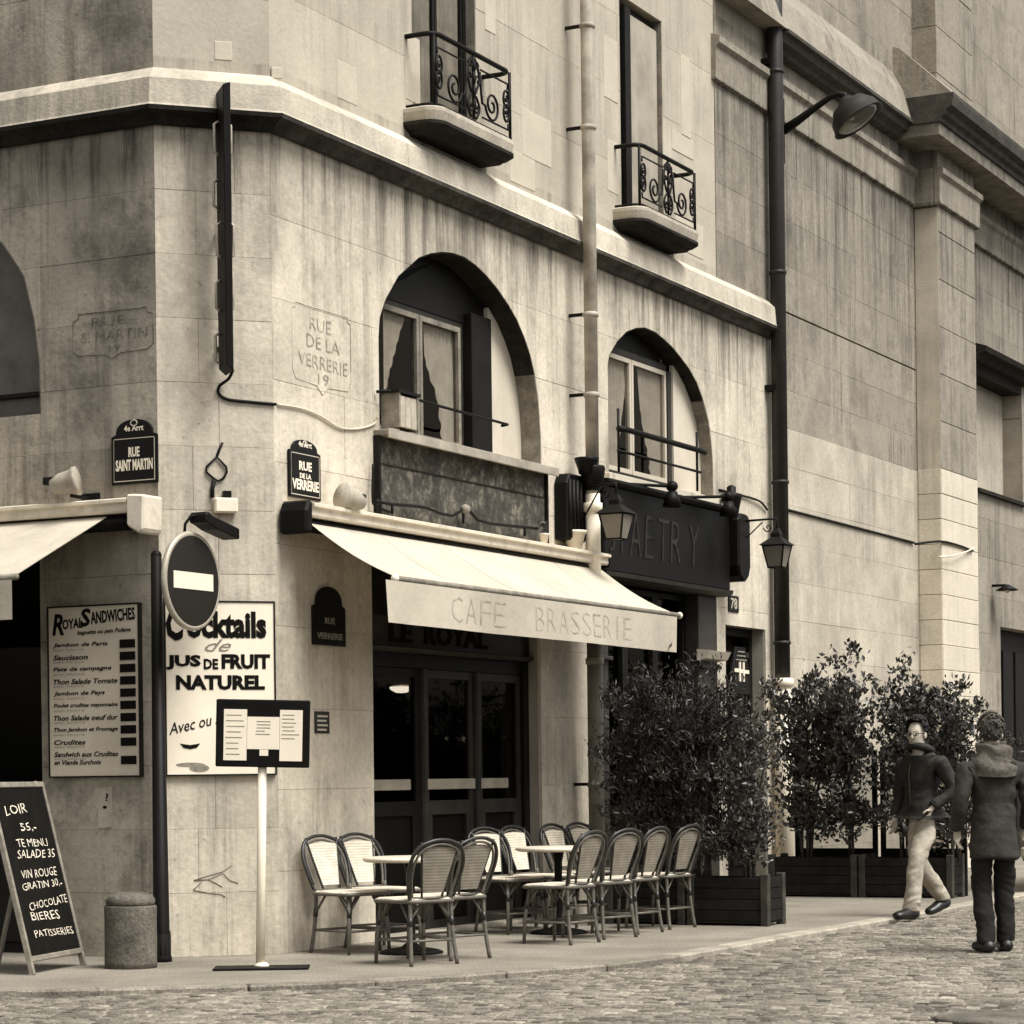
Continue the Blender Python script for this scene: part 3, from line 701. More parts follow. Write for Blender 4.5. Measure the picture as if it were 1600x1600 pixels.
# upper windows, each with reveal, frame, closed shutter or panes
def upper_window(w_, blind_m, lead):
    a, b = w_[0][0], w_[1][0]; nd = CB.node('balcony_window')
    for q in (a, b - .012): CB.part('jamb', MB().box(q, q + .012, -.15, -.003, 6.87, 8.98), M_sootmid, nd)
    CB.part('frame', frame_rect(a + .012, b - .012, 6.88, 8.96, -.15, -.09, .05), M_dark, nd)
    if lead: CB.part('shutter_edge', MB().box(a + .068, a + .20, -.10, .03, 6.94, 8.90), M_dark, nd)
    m1 = a + .012 + (b - a - .024) * (.5 if not lead else .30)
    if lead:
        CB.part('shutter', MB().box(a + .215, b - .03, -.10, -.045, 6.90, 8.90), blind_m, nd, .008, label='closed grey shutter leaf')
        return
    for (p, q) in ((a + .07, m1 - .005), (m1 + .005, b - .07)):
        CB.part('casement', frame_rect(p, q, 6.94, 8.90, -.135, -.095, .036), M_dark, nd)
        CB.part('pane', MB().box(p + .036, q - .036, -.116, -.112, 6.98, 8.86), M_glass, nd)
    for (p, q) in ((a + .07, m1 - .01), (m1 + .01, b - .07)):
        CB.part('blind', MB().grid(lambda u, v: (p + .02 + (q - p - .04) * u, -.128 + .006 * math.sin(u * 34 + math.sin(v * 5)), 6.95 + 1.94 * v), 40, 6), blind_m, nd, recalc=False)
    CB.part('interior', MB().box(a - .1, b + .1, -.62, -.58, 6.7, 9.2), M_room, nd)
upper_window(upw1, mat('pale_blind', .62, var=.3, scale=3, streak=.4), False); upper_window(upw2, mat('drawn_blind', .34, var=.2, scale=3, streak=.3), True)
# patches of newer, paler stone
for (fac, x0, y0, x1, y1) in ((P, 335, 66, 362, 93), (P, 424, 106, 441, 122)):
    a, za = fac(x0, y1); b, zb = fac(x1, y0)
    CB.part('patch_stone', xf(MB().box(a, b, -.01, .006, za, zb), fac), M_patch, bevel=.004)
for (s0, s1, z0, z1) in ((4.25, 4.85, 6.95, 7.38), (4.0, 4.5, 6.66, 6.95), (6.10, 6.36, 7.0, 7.5), (6.04, 6.36, 7.9, 8.5), (7.75, 8.5, 6.75, 7.1), (7.7, 8.25, 7.75, 7.95), (7.95, 8.2, 7.96, 8.8), (3.55, 3.75, 7.9, 8.6), (2.1, 2.35, 6.95, 7.5), (1.0, 1.3, 6.7, 7.0)):
    CB.part('patch_stone', MB().box(s0, s1, -.01, .005, z0, z1), M_patch, bevel=.004)

# ------------------------------------------------------------------ balconies
def spiral(c, r0, turns, a0, dirn, n=26, grow=.12):
    pts = []
    for i in range(n + 1):
        u = i / n; a = a0 + dirn * turns * 2 * PI * u; r = r0 * (1 - u) + r0 * grow * u
        pts.append((c[0] + r * math.cos(a), c[1] + r * math.sin(a)))
    return pts
def balcony(s0, s1, zb, label):
    D = .30; nd = CB.node('balcony', label)
    def outline(off):
        pts = [(s0 - off, 0)]
        for k in range(7): a = PI - k * PI / 12; pts.append((s0 + .13 + (.13 + off) * math.cos(a), D - .13 + (.13 + off) * math.sin(a)))
        for k in range(7): a = PI / 2 - k * PI / 12; pts.append((s1 - .13 + (.13 + off) * math.cos(a), D - .13 + (.13 + off) * math.sin(a)))
        pts.append((s1 + off, 0)); return pts
    def slab(layers):
        mb = MB(); k = len(outline(0)); vs = []
        for (off, z) in layers: vs += [(p[0], p[1], z) for p in outline(off)]
        fs = [tuple(range(k)), tuple(range((len(layers) - 1) * k, len(layers) * k))]
        for j in range(len(layers) - 1): fs += [(j * k + i, j * k + (i + 1) % k, (j + 1) * k + (i + 1) % k, (j + 1) * k + i) for i in range(k)]
        return mb.add(vs, fs)
    CB.part('slab', slab([(.01, zb), (.03, zb + .075), (.03, zb + .105), (.015, zb + .115)]), M_belt, nd)
    CB.part('slab_moulding', slab([(-.10, zb - .095), (-.08, zb - .09), (-.05, zb - .065), (-.02, zb - .06), (.03, zb - .03), (.03, zb - .002)]), M_soot, nd)
    z0, z1 = zb + .16, zb + .72
    path = [(p[0], p[1]) for p in outline(-.03)]
    CB.part('handrail', MB().tube([(p[0], p[1], z1) for p in path], .022, 8), M_iron, nd)
    CB.part('bottom_rail', MB().tube([(p[0], p[1], z0 - .02) for p in path], .012, 6), M_iron, nd)
    nf = D - .03
    for s_ in (s0 + .06, s1 - .04): CB.part('post', MB().tube([(s_, nf - (.02 if s_ < s0 + .1 else 0), zb + .11), (s_, nf - (.02 if s_ < s0 + .1 else 0), z1)], .014, 6), M_iron, nd)
    m = (s0 + s1) / 2; hw = (s1 - s0) / 2 - .08
    fr = MB()
    def wire(p2, r=.008):
        fr.tube([(q[0], nf, q[1]) for q in p2], r * 1.35, 6)
    for sg in (-1, 1):
        fr = MB(); wire([(m + sg * .13, z1 - .11), (m + sg * hw, z1 - .11), (m + sg * hw, z1 - .16)], .007); CB.part('railing_frame', fr, M_iron, nd)
        fr = MB(); wire([(m + sg * .16, z0 + .05), (m + sg * hw, z0 + .05), (m + sg * hw, z0 + .10)], .007); CB.part('railing_frame', fr, M_iron, nd)
    for sg in (-1, 1):
        fr = MB()
        e = m + sg * (hw - .03)
        wire([(e + sg * .05 * -q[0], q[1]) for q in [(1.0 * math.cos(a * PI / 8), z1 - .25 + .075 * math.sin(a * PI / 8)) for a in range(-3, 13)]])
        wire([(e + sg * .05 * -q[0], q[1]) for q in [(1.0 * math.cos(a * PI / 8), z0 + .19 + .075 * math.sin(a * PI / 8)) for a in range(-12, 4)]])
        wire([(e + sg * q[0] * -1, q[1]) for q in spiral((0, z1 - .25), .030, 1.2, PI / 2, 1)], .006); wire([(e + sg * q[0] * -1, q[1]) for q in spiral((0, z0 + .19), .030, 1.2, -PI / 2, -1)], .006)
        c = m + sg * .34
        big = [(m + sg * .12, z1 - .13), (m + sg * .13, z1 - .22), (m + sg * .14, z0 + .26), (m + sg * .19, z0 + .12)]
        sp = [(c - sg * q[0], q[1]) for q in spiral((0, z0 + .19), .125, 1.35, .75 * PI + PI * .5 * 0, 1, 34, .22)]
        wire(big[:3] + [(m + sg * .16, z0 + .17)] + [(c - sg * (.125 * math.cos(a)), z0 + .19 + .125 * math.sin(a)) for a in [(.0 - k * .2) for k in range(1, 8)]], .008)
        wire([(c + sg * q[0], q[1]) for q in spiral((0, z0 + .19), .125, 1.5, -PI / 2, 1, 34, .2)], .008)
        wire([(m + sg * (.09 + q[0]), q[1]) for q in spiral((0, z0 + .34), .05, 1.1, PI, -1)], .007)
        wire([(m + sg * (.045 + .06 * math.sin(k * PI / 8)), z0 + .01 + k * .024) for k in range(9)], .008)
        wire([(m + sg * (.03 + .075 * math.sin(k * PI / 10)), z0 + .22 + k * .030) for k in range(11)], .008)
        wire([(m + sg * (.05 + q[0]), q[1]) for q in spiral((0, z1 - .10), .045, 1.1, 0, 1)], .007)
        wire([(m + sg * (.055 + q[0]), q[1]) for q in spiral((0, z0 + .10), .045, 1.1, PI, 1)], .007)
        CB.part('scroll', fr, M_iron, nd)
    fr = MB(); wire([(m, z0), (m, z1)], .009)
    for k in range(4):
        fr.ball((m, nf + .01, z0 + .12 + k * .11), (.022, .014, .045), 8, 6)
    CB.part('baluster', fr, M_iron, nd)
balcony(2.08, 3.52, 6.745, 'stone balcony with scrolled iron railing above the large arched window')
balcony(6.24, 7.68, 6.735, 'stone balcony with scrolled iron railing above the small arched window')
# ------------------------------------------------------------------ shopfront of the cafe
SH = CB.node('cafe_front')
n0, n1 = -.24, -.15
CB.part('frame', MB().box(1.45, 1.53, n0, n1, 0, 2.36).box(4.40, 4.497, n0, n1 + .03, 0, 2.36).box(1.53, 4.40, n0, n1, 2.24, 2.36), M_dark, SH, .006)
CB.part('fascia', MB().box(1.45, 4.497, n0, n1 + .04, 2.362, 2.66), M_mull, SH, .008)
CB.part('fascia_cornice', MB().extr([(n1 + .04, 2.36), (n1 + .07, 2.37), (n1 + .09, 2.40), (n1 + .04, 2.41)], 1.45, 4.497), M_mull, SH)
CB.part('upper_board', MB().box(1.45, 4.497, n0, n1 + .02, 2.662, 3.06), M_dark, SH)
for (tx, c_, w_) in (('LE', 2.10, .38), ('ROYAL', 3.08, 1.15)):
    mb = MB(); put(mb, text_mb(tx, .17, w_, bold=.02, depth=.012), c_, n1 + .054, 2.445); CB.part('lettering', mb, M_ink, SH)
for (a, b) in ((2.50, 2.58), (3.47, 3.56)): CB.part('mullion', MB().box(a, b, n0, n1 + .02, 0, 2.24).box(a + .012, a + .030, n1 + .02, n1 + .03, 0, 2.24), M_mull, SH, .004)
for (a, b) in ((1.53, 2.50), (2.58, 3.47), (3.56, 4.40)):
    CB.part('door_leaf', frame_rect(a + .005, b - .005, .03, 2.235, n0 + .02, n1 - .01, .07).box(a + .075, b - .075, n0 + .02, n1 - .01, 1.0, 1.12).box(a + .075, a + .13, n0 + .02, n1 - .01, .1, 1.0).box(b - .13, b - .075, n0 + .02, n1 - .01, .1, 1.0), M_mull if a > 2 else M_dark, SH, .004)
    CB.part('pane', MB().box(a + .07, b - .07, n0 + .055, n0 + .06, 1.12, 2.17), M_darkglass, SH)
    CB.part('kick_panel', MB().box(a + .13, b - .13, n0 + .04, n0 + .05, .10, 1.0), M_black, SH)
for (a, b) in ((1.58, 2.30), (2.60, 3.46), (3.58, 4.10)):
    CB.part('push_bar', MB().box(a, b, n1, n1 + .012, 1.215, 1.305), M_bar, SH, .004)
CB.part('interior', MB().box(1.3, 4.6, -3.2, -3.15, 0, 3.2).box(1.27, 1.3, -3.2, -.43, 0, 3.2).box(4.6, 4.63, -3.2, -.43, 0, 3.2).box(1.27, 4.63, -3.2, -.43, 3.2, 3.23), M_room, SH)
s_, z_ = R(627, 1075, -.7)
t = Thing('pendant_lamp', 'lit white dome lamp hanging inside the cafe behind the glass', 'lamp', R, (s_, -.7, z_))
t.part('shade', MB().lathe([(0, -.045), (.05, -.04), (.095, -.015), (.105, .0), (.10, .012), (0, .014)], 20, (s_, -.7, z_)), M_lampshade)
t.part('canopy', MB().lathe([(.085, .022), (.06, .045), (.02, .055), (0, .056)], 16, (s_, -.7, z_)), M_steel)
t.part('cord', MB().tube([(s_, -.7, z_ + .05), (s_, -.7, 3.2)], .005, 5), M_black)
CB.part('threshold', MB().box(1.44, 4.50, -.40, .04, -.002, .03), M_kerb, SH, .006)
# ------------------------------------------------------------------ second shopfront, dark, with its fascia
S2 = CB.node('restaurant_front')
CB.part('fascia', MB().box(5.50, 8.66, -.10, .20, 3.26, 4.07), M_black, S2, .01)
CB.part('fascia_cornice', MB().extr([(-.05, 4.072), (.22, 4.072), (.27, 4.10), (.27, 4.125), (-.05, 4.16)], 5.46, 8.70), M_dark, S2)
CB.part('fascia_ledge', MB().extr([(-.05, 3.19), (.14, 3.19), (.22, 3.215), (.23, 3.255), (-.05, 3.258)], 5.48, 8.68), M_mull, S2)
mb = MB(); M_faint = mat('faded_gilding', .022, spec=.2, var=.5, scale=25, fine=.4)
for (px, g) in ((958, 'J'), (972, 'I'), (992, 'A'), (1015, 'E'), (1037, 'T'), (1055, 'R'), (1085, 'Y')):
    s_, z_ = R(px, 800 + (px - 960) * .30, .205)
    outer = text_mb(g, .42, .26 if g not in 'IJ' else (.07 if g == 'I' else .16), bold=-.015, depth=.006, shear=.12); mb = MB(); put(mb, outer, s_, .207, 3.44); CB.part('letter', mb, M_faint, S2)
for (a, b) in ((5.56, 5.86), (8.12, 8.62)):
    CB.part('pilaster', MB().box(a, b, -.1, .06, 0, 3.19).box(a + .05, b - .05, .06, .085, .5, 2.1).box(a - .01, b + .01, .06, .11, 2.42, 2.46), M_mull, S2, .008)
CB.part('pilaster_cap', MB().extr([(.05, 2.50), (.16, 2.52), (.20, 2.60), (.05, 2.62)], 8.08, 8.66), M_panelgrey, S2)
CB.part('stall_riser', MB().box(5.86, 8.12, -.22, -.06, 0, .75), M_dark, S2, .008)
for (a, b) in ((5.86, 6.6), (6.6, 7.35), (7.35, 8.12)):
    CB.part('window_frame', frame_rect(a + .003, b - .003, .755, 3.18, -.20, -.10, .06), M_dark, S2, .004)
    CB.part('pane', MB().box(a + .06, b - .06, -.155, -.15, .81, 3.12), M_darkglass, S2)
CB.part('interior', MB().box(5.4, 8.8, -2.8, -2.75, 0, 4.1).box(5.37, 5.4, -2.8, -.43, 0, 4.1).box(8.8, 8.83, -2.8, -.43, 0, 4.1).box(5.37, 8.83, -2.8, -.43, 4.08, 4.11), M_room, S2)
# end brackets of the fascia
CB.part('bracket', MB().prism([(4.82, 3.50), (5.22, 3.50), (5.22, 4.03), (5.16, 4.12), (4.88, 4.12), (4.82, 4.03)], .0, .14), M_black, S2, .015)
for i in range(5): CB.part('bracket_rib', MB().tube([(4.86 + i * .08, .145, 3.52), (4.86 + i * .08, .145, 4.06)], .022, 6), M_black, S2)
CB.part('bracket', MB().prism([(8.67, 3.52), (8.72, 3.41), (8.80, 3.36), (8.88, 3.36), (8.96, 3.41), (9.01, 3.52), (9.01, 4.02), (8.94, 4.08), (8.75, 4.08), (8.67, 4.02)], .0, .30), M_black, S2, .02)
CB.part('bracket_cap', MB().lathe([(.0, 0), (.075, 0), (.085, .05), (.11, .16), (.12, .20), (.05, .22), (.05, .28), (.02, .30), (0, .30)], 12, (8.82, .16, 4.09)), M_black, S2)
CB.part('bracket_cap', MB().lathe([(.0, 0), (.075, 0), (.085, .05), (.11, .12), (.12, .15), (.0, .16)], 12, (5.12, .20, 4.13)), M_black, S2)
# hinged spotlight arms over the fascia
for (xa, ya, xb, yb) in ((975, 756, 1050, 760), (1062, 777, 1138, 776)):
    a = R(xa, ya, .15); b = R(xb, yb, .42)
    t = Thing('fascia_lamp', 'black fascia spotlight arm over the %s of the dark shop sign' % ('left half' if xa < 1000 else 'right half'), 'lamp', R, (a[0], .15, a[1]), 'fascia spotlights of the dark shopfront')
    t.part('arm', MB().tube([(a[0], .15, a[1]), (b[0], .42, b[1])], .016, 6), M_black)
    t.part('head', MB().ball((b[0], .42, b[1]), (.06, .06, .055), 10, 8).lathe([(.05, -.05), (.10, -.20), (.085, -.20), (.03, -.06)], 12, (b[0], .42, b[1])), M_black)
# side door past the restaurant
SD = CB.node('side_door')
CB.part('frame', frame_rect(9.002, 10.188, 0, 2.918, -.30, -.16, .09).box(9.09, 10.10, -.30, -.20, 2.42, 2.50), M_dark, SD, .006)
CB.part('leaf', MB().box(9.09, 10.10, -.28, -.23, 0, 2.42).box(9.2, 9.55, -.23, -.21, .3, 1.2).box(9.65, 10.0, -.23, -.21, .3, 1.2).box(9.2, 9.55, -.23, -.21, 1.4, 2.2).box(9.65, 10.0, -.23, -.21, 1.4, 2.2), M_dark, SD)
CB.part('transom_pane', MB().box(9.09, 10.10, -.26, -.255, 2.50, 2.83), M_darkglass, SD)
CB.part('door_head', MB().box(9.15, 10.0, -.155, -.13, 2.60, 2.66), M_mull, SD)
t = Thing('hanging_sign', 'small arched dark sign with a pale double-barred emblem over the side door', 'sign', R, (9.62, -.06, 2.2))
c0 = R(1160, 1045, -.06)
t.part('board', MB().prism([(c0[0] - .26, c0[1] - .28), (c0[0] + .26, c0[1] - .28), (c0[0] + .26, c0[1] - .02), (c0[0] + .14, c0[1] + .24), (c0[0] - .14, c0[1] + .24), (c0[0] - .26, c0[1] - .02)], -.11, -.075), M_dark, bevel=.006)
t.part('emblem', MB().box(c0[0] - .075, c0[0] - .035, -.074, -.062, c0[1] - .14, c0[1] + .075).box(c0[0] + .035, c0[0] + .075, -.074, -.062, c0[1] - .14, c0[1] + .075).box(c0[0] - .21, c0[0] - .077, -.074, -.064, c0[1] - .04, c0[1] + .0).box(c0[0] + .077, c0[0] + .21, -.074, -.064, c0[1] - .05, c0[1] - .01).box(c0[0] - .033, c0[0] + .033, -.074, -.066, c0[1] - .045, c0[1] - .005), M_white)
mb = MB()
for i in range(3): mb.box(c0[0] - .10 - .03 * i, c0[0] + .10 + .03 * i, -.0745, -.070, c0[1] + .18 - i * .045, c0[1] + .195 - i * .045)
t.part('motif', mb, M_sootmid)
# house number plate
a = R(1137, 957); b = R(1152.5, 932)
t = Thing('house_number', 'small dark enamel house number plate beside the dark shop sign', 'number plate', R, (a[0], 0, a[1]))
t.part('plate', MB().box(a[0], b[0], .0, .015, a[1] + .01, b[1]), M_enamel, bevel=.004)
mb = MB(); put(mb, text_mb('78', (b[1] - a[1]) * .62, (b[0] - a[0]) * .62, depth=.003, bold=.01), (a[0] + b[0]) / 2, .018, a[1] + .045); t.part('numerals', mb, M_panelgrey)

# ------------------------------------------------------------------ awnings
t = Thing('awning', 'pale canvas awning over the cafe door with faded CAFE BRASSERIE valance', 'awning', R, (2.8, .2, 3.3))
t.part('cassette', MB().extr([(.0, 3.30), (.24, 3.30), (.25, 3.315), (.25, 3.365), (.28, 3.375), (.28, 3.398), (.24, 3.41), (.0, 3.43)], .12, 5.47), M_cream)
t.part('cassette_end', MB().prism([(.02, 3.17), (.118, 3.17), (.118, 3.42), (.06, 3.42), (.02, 3.34)], .02, .27), M_black, bevel=.02)
t.part('cassette_end', MB().box(5.472, 5.49, .02, .26, 3.28, 3.41), M_black)
t.part('roller', MB().tube([(.1, .16, 3.245), (5.45, .16, 3.245)], .055, 10), M_black)
NV = .985
def canv(u, v): return (.16 + 5.24 * u + (.0 if True else 0), .20 + (NV - .20) * v, 3.262 - (3.262 - 2.80) * v - .040 * math.sin(PI * v) * (1 + .35 * math.sin(u * 9) + .15 * math.sin(u * 31)) - .006 * math.sin(u * 16 * PI) * v)
mb = MB().grid(canv, 40, 8)
mb.grid(lambda u, v: (canv(u, v)[0], canv(u, v)[1], canv(u, v)[2] - .004), 40, 8)
t.part('canopy', mb, M_canvas, recalc=False)
t.part('front_bar', MB().tube([(.10, NV, 2.795), (5.42, NV, 2.795)], .024, 8), M_sootmid)
for q in (5.44, .09): t.part('bar_end', MB().ball((q, NV, 2.795), .033, 8, 6), M_white)
sv0, sv1 = R(602, 905, NV + .02)[0], R(1057, 960, NV + .02)[0]
def valw(u, v): return (.016 * math.sin(u * 11 + 1) + .006 * math.sin(u * 29 + 2) + .003 * math.sin(u * 71)) * v
def valn(u, v): return (sv0 + (sv1 - sv0) * u, NV + .024 + valw(u, v), 2.775 - .315 * v - (.012 * u * v))
mb = MB().grid(valn, 80, 6); t.part('valance', mb, M_canvas, recalc=False)
for (txt, xa, xb, yy) in (('CAFE', 703, 795, 968), ('BRASSERIE', 836, 990, 985)):
    a = R(xa, yy, NV + .03)[0]; b = R(xb, yy, NV + .03)[0]; k = len(txt); st_ = (b - a) / k
    for i, ch in enumerate(txt):
        cx = a + st_ * (i + .5); uu = (cx - sv0) / (sv1 - sv0); mb = MB()
        put(mb, text_mb(ch, .195, st_ * (.74 if ch != 'I' else .14), depth=0, bold=-.02), cx, 0, 2.515)
        mb.v = [(q[0], NV + .026 + valw((q[0] - sv0) / (sv1 - sv0), (2.775 - q[2]) / .315), q[2]) for q in mb.v]
        t.part('letter', mb, M_canvas_in, recalc=False)
for i in range(1, 5): t.part('seam', MB().tube([(canv(i / 5, v / 8)[0], canv(i / 5, v / 8)[1], canv(i / 5, v / 8)[2] + .001) for v in range(9)], .004, 4), M_canvas)
for s_ in (.75, 4.7): t.part('arm', MB().tube([(s_, .08, 3.15), (s_ + .25, .5, 2.96), (s_ + .05, NV - .02, 2.79)], .018, 6), M_steel)
# left awning
t = Thing('awning', 'pale canvas awning over the left shop with a white end bracket at the corner', 'awning', L, (-2, .2, 3.3))
t.part('cassette', MB().extr([(.0, 3.30), (.24, 3.30), (.25, 3.315), (.25, 3.365), (.28, 3.375), (.28, 3.398), (.24, 3.41), (.0, 3.43)], -5.5, -.10), M_cream)
t.part('end_bracket', MB().prism([(-.095, 3.20), (.02, 3.13), (.055, 3.16), (.065, 3.42), (-.03, 3.43), (-.095, 3.43)], .03, .28), M_cream, bevel=.015)
t.part('roller', MB().tube([(-5.4, .16, 3.235), (-.12, .16, 3.235)], .060, 10), M_black)
NL = 1.31
cl = lambda u, v: (-5.4 + 5.08 * u, .20 + (NL - .20) * v, 3.285 - .515 * v - .015 * math.sin(PI * v) * (1 - u))
mb = MB().grid(cl, 30, 8); mb.grid(lambda u, v: (cl(u, v)[0], cl(u, v)[1], cl(u, v)[2] - .004), 30, 8)
t.part('canopy', mb, M_canvas, recalc=False)
t.part('front_bar', MB().tube([(-5.45, NL, 2.765), (-.29, NL, 2.765)], .024, 8), M_sootmid)
t.part('valance', MB().grid(lambda u, v: (-5.4 + 5.08 * u, NL + .024 + .01 * math.sin(u * 25) * v, 2.745 - .28 * v), 60, 4), M_canvas, recalc=False)
t.part('arm', MB().tube([(-.9, .08, 3.15), (-1.15, .8, 3.0), (-.95, NL - .02, 2.76)], .018, 6), M_steel)
# left shop window under that awning
SL = CB.node('left_shop_front')
CB.part('frame', xf(frame_rect(-3.99, -1.105, 0, 3.14, -.24, -.12, .08), L), M_dark, SL, .005)
CB.part('pane', xf(MB().box(-3.9, -1.19, -.18, -.175, .9, 3.05), L), M_darkglass, SL)
CB.part('stall_riser', xf(MB().box(-3.9, -1.19, -.22, -.10, .08, .9), L), M_dark, SL, .01)
CB.part('interior', xf(MB().box(-4.2, -.9, -2.6, -2.55, 0, 3.3).box(-4.2, -4.17, -2.6, -.43, 0, 3.3).box(-.93, -.9, -2.6, -.43, 0, 3.3).box(-4.2, -.9, -2.6, -.43, 3.3, 3.33), L), M_room, SL)

# ------------------------------------------------------------------ drainpipes
def pipe(name, label, s, n, segs, collars, caps=()):
    t = Thing(name, label, 'drainpipe', R, (s, n, 0))
    for (z0, z1, r, m, lb) in segs: t.part('pipe', MB().tube([(s, n, z0), (s, n, (z0 + z1) / 2), (s, n, z1)], r, 14), m, label=lb)
    for (z, r, h, m) in collars: t.part('collar', MB().lathe([(r * .8, 0), (r, .01), (r, h - .01), (r * .8, h)], 14, (s, n, z)), m)
    return t
pm = R(924, 600, .225)[0]
t = pipe('drainpipe', 'pale drainpipe between the two arched windows, running behind the awning', pm, .225,
     [(0.0, 2.9, .075, mat('dim_pipe_paint', .20, rough=.6, var=.3, scale=5, streak=.4), 'lower grey length'), (2.9, 3.95, .07, M_white, 'white painted length'), (3.95, BT, .064, M_pipe_light, None)],
     [(2.35, .088, .07, M_pipe_light), (1.2, .085, .06, M_sootmid), (3.35, .085, .05, M_white), (3.78, .092, .09, M_white), (4.85, .078, .05, M_pipe_light), (5.6, .078, .05, M_pipe_light), (7.35, .076, .05, M_pipe_light), (8.3, .076, .05, M_pipe_light)])
for zz in (1.22, 4.87, 5.62, 7.37, 8.32): t.part('wall_hook', MB().box(pm - .012, pm + .012, -.02, .17, zz, zz + .03), M_iron)
t.part('hopper', MB().lathe([(.06, 0), (.10, .04), (.12, .16), (.13, .22), (.12, .24), (.0, .24)], 8, (pm, .225, 3.97)), M_black)
pr = R(1216, 600, .12)[0]
t = pipe('drainpipe', 'tall dark drainpipe with a white foot where church and corner building meet', pr, .13,
     [(2.35, 14, .088, M_pipe_dark, None), (0, 2.30, .10, M_white, 'white cast foot')],
     [(2.28, .125, .10, M_white), (2.05, .118, .05, M_white), (2.75, .10, .05, M_pipe_dark), (4.55, .10, .05, M_pipe_dark), (6.9, .10, .05, M_pipe_dark), (9.15, .10, .05, M_pipe_dark)])
for q in (9.25, 5.6): t.part('clip', MB().box(pr - .12, pr + .05, -.02, .10, q, q + .06), M_black)
# ------------------------------------------------------------------ street lamp on the right pipe
t = Thing('street_lamp', 'dark bowl street lamp on a bent arm high on the church wall', 'street lamp', R, (10.78, .1, 8.6))
ls = 10.78
t.part('wall_plate', MB().box(ls - .06, ls + .06, .0, .06, 8.25, 9.0), M_iron, bevel=.01)
t.part('arm', MB().tube([(ls, .06, 8.62), (ls, .22, 8.70), (ls, .45, 8.83), (ls, .62, 8.92), (ls - .01, .72, 8.94), (ls - .02, .80, 8.92), (ls - .02, .83, 8.84)], [.055, .05, .038, .034, .036, .04, .045], 10), M_iron)
Mh = Matrix.Translation((ls - .02, .96, 8.62)) @ Matrix.Rotation(math.radians(33), 4, 'X') @ Matrix.Rotation(math.radians(-5), 4, 'Y')
t.part('hood', MB().lathe([(.02, .31), (.06, .30), (.10, .25), (.20, .21), (.28, .10), (.305, .0), (.32, -.01), (.30, -.015), (.26, .08), (.10, .17), (.0, .18)], 26, (0, 0, 0), Mh), M_pipe_dark)
t.part('lens', MB().lathe([(0, -.055), (.10, -.05), (.20, -.03), (.275, .005), (.27, .02), (0, .06)], 22, (0, 0, 0), Mh), M_bulb)
t.part('knuckle', MB().ball((ls - .02, .85, 8.86), .06, 10, 8), M_iron)

# ------------------------------------------------------------------ lanterns either side of the dark shop sign
def lantern(label, s, n, z, sb):
    t = Thing('lantern', label, 'lantern', R, (s, n, z), 'lanterns flanking the dark shop sign')
    q = lambda r, h: [(s - r, n - r, z + h), (s + r, n - r, z + h), (s + r, n + r, z + h), (s - r, n + r, z + h)]
    vs = q(.075, -.16) + q(.12, .07); t.part('pane', MB().add(vs, [(0, 1, 5, 4), (1, 2, 6, 5), (2, 3, 7, 6), (3, 0, 4, 7), (3, 2, 1, 0)]), M_frost)
    mb = MB()
    for i in range(4): mb.tube([vs[i], vs[4 + i]], .010, 5); mb.tube([vs[i], vs[(i + 1) % 4]], .009, 5); mb.tube([vs[4 + i], vs[4 + (i + 1) % 4]], .010, 5)
    t.part('cage', mb, M_black)
    vs = q(.15, .075) + q(.05, .16) + q(.05, .20) + q(.02, .26); fs = [(0, 1, 2, 3), (12, 13, 14, 15)]
    for j in range(3): fs += [(j * 4 + i, j * 4 + (i + 1) % 4, j * 4 + 4 + (i + 1) % 4, j * 4 + 4 + i) for i in range(4)]
    t.part('roof', MB().add(vs, fs), M_dark)
    t.part('arm', MB().tube([(sb, .15, z + .34), (s, n, z + .36), (s, n, z + .25)], .012, 6).tube([(sb, .15, z + .02), (s, n - .16, z + .33)], .008, 5), M_black)
    sp = spiral((0, 0), .05, 1.2, PI, 1); t.part('scroll', MB().tube([(s, n - .10 + p[0], z + .27 + p[1]) for p in sp], .007, 5), M_black)
    return t
lantern('dark iron lantern hanging left of the dark shop sign above the awning end', 5.07, .52, 3.66, 5.1)
lantern('dark iron lantern hanging right of the dark shop sign near the tall pipe', 8.95, .62, 3.66, 8.85)

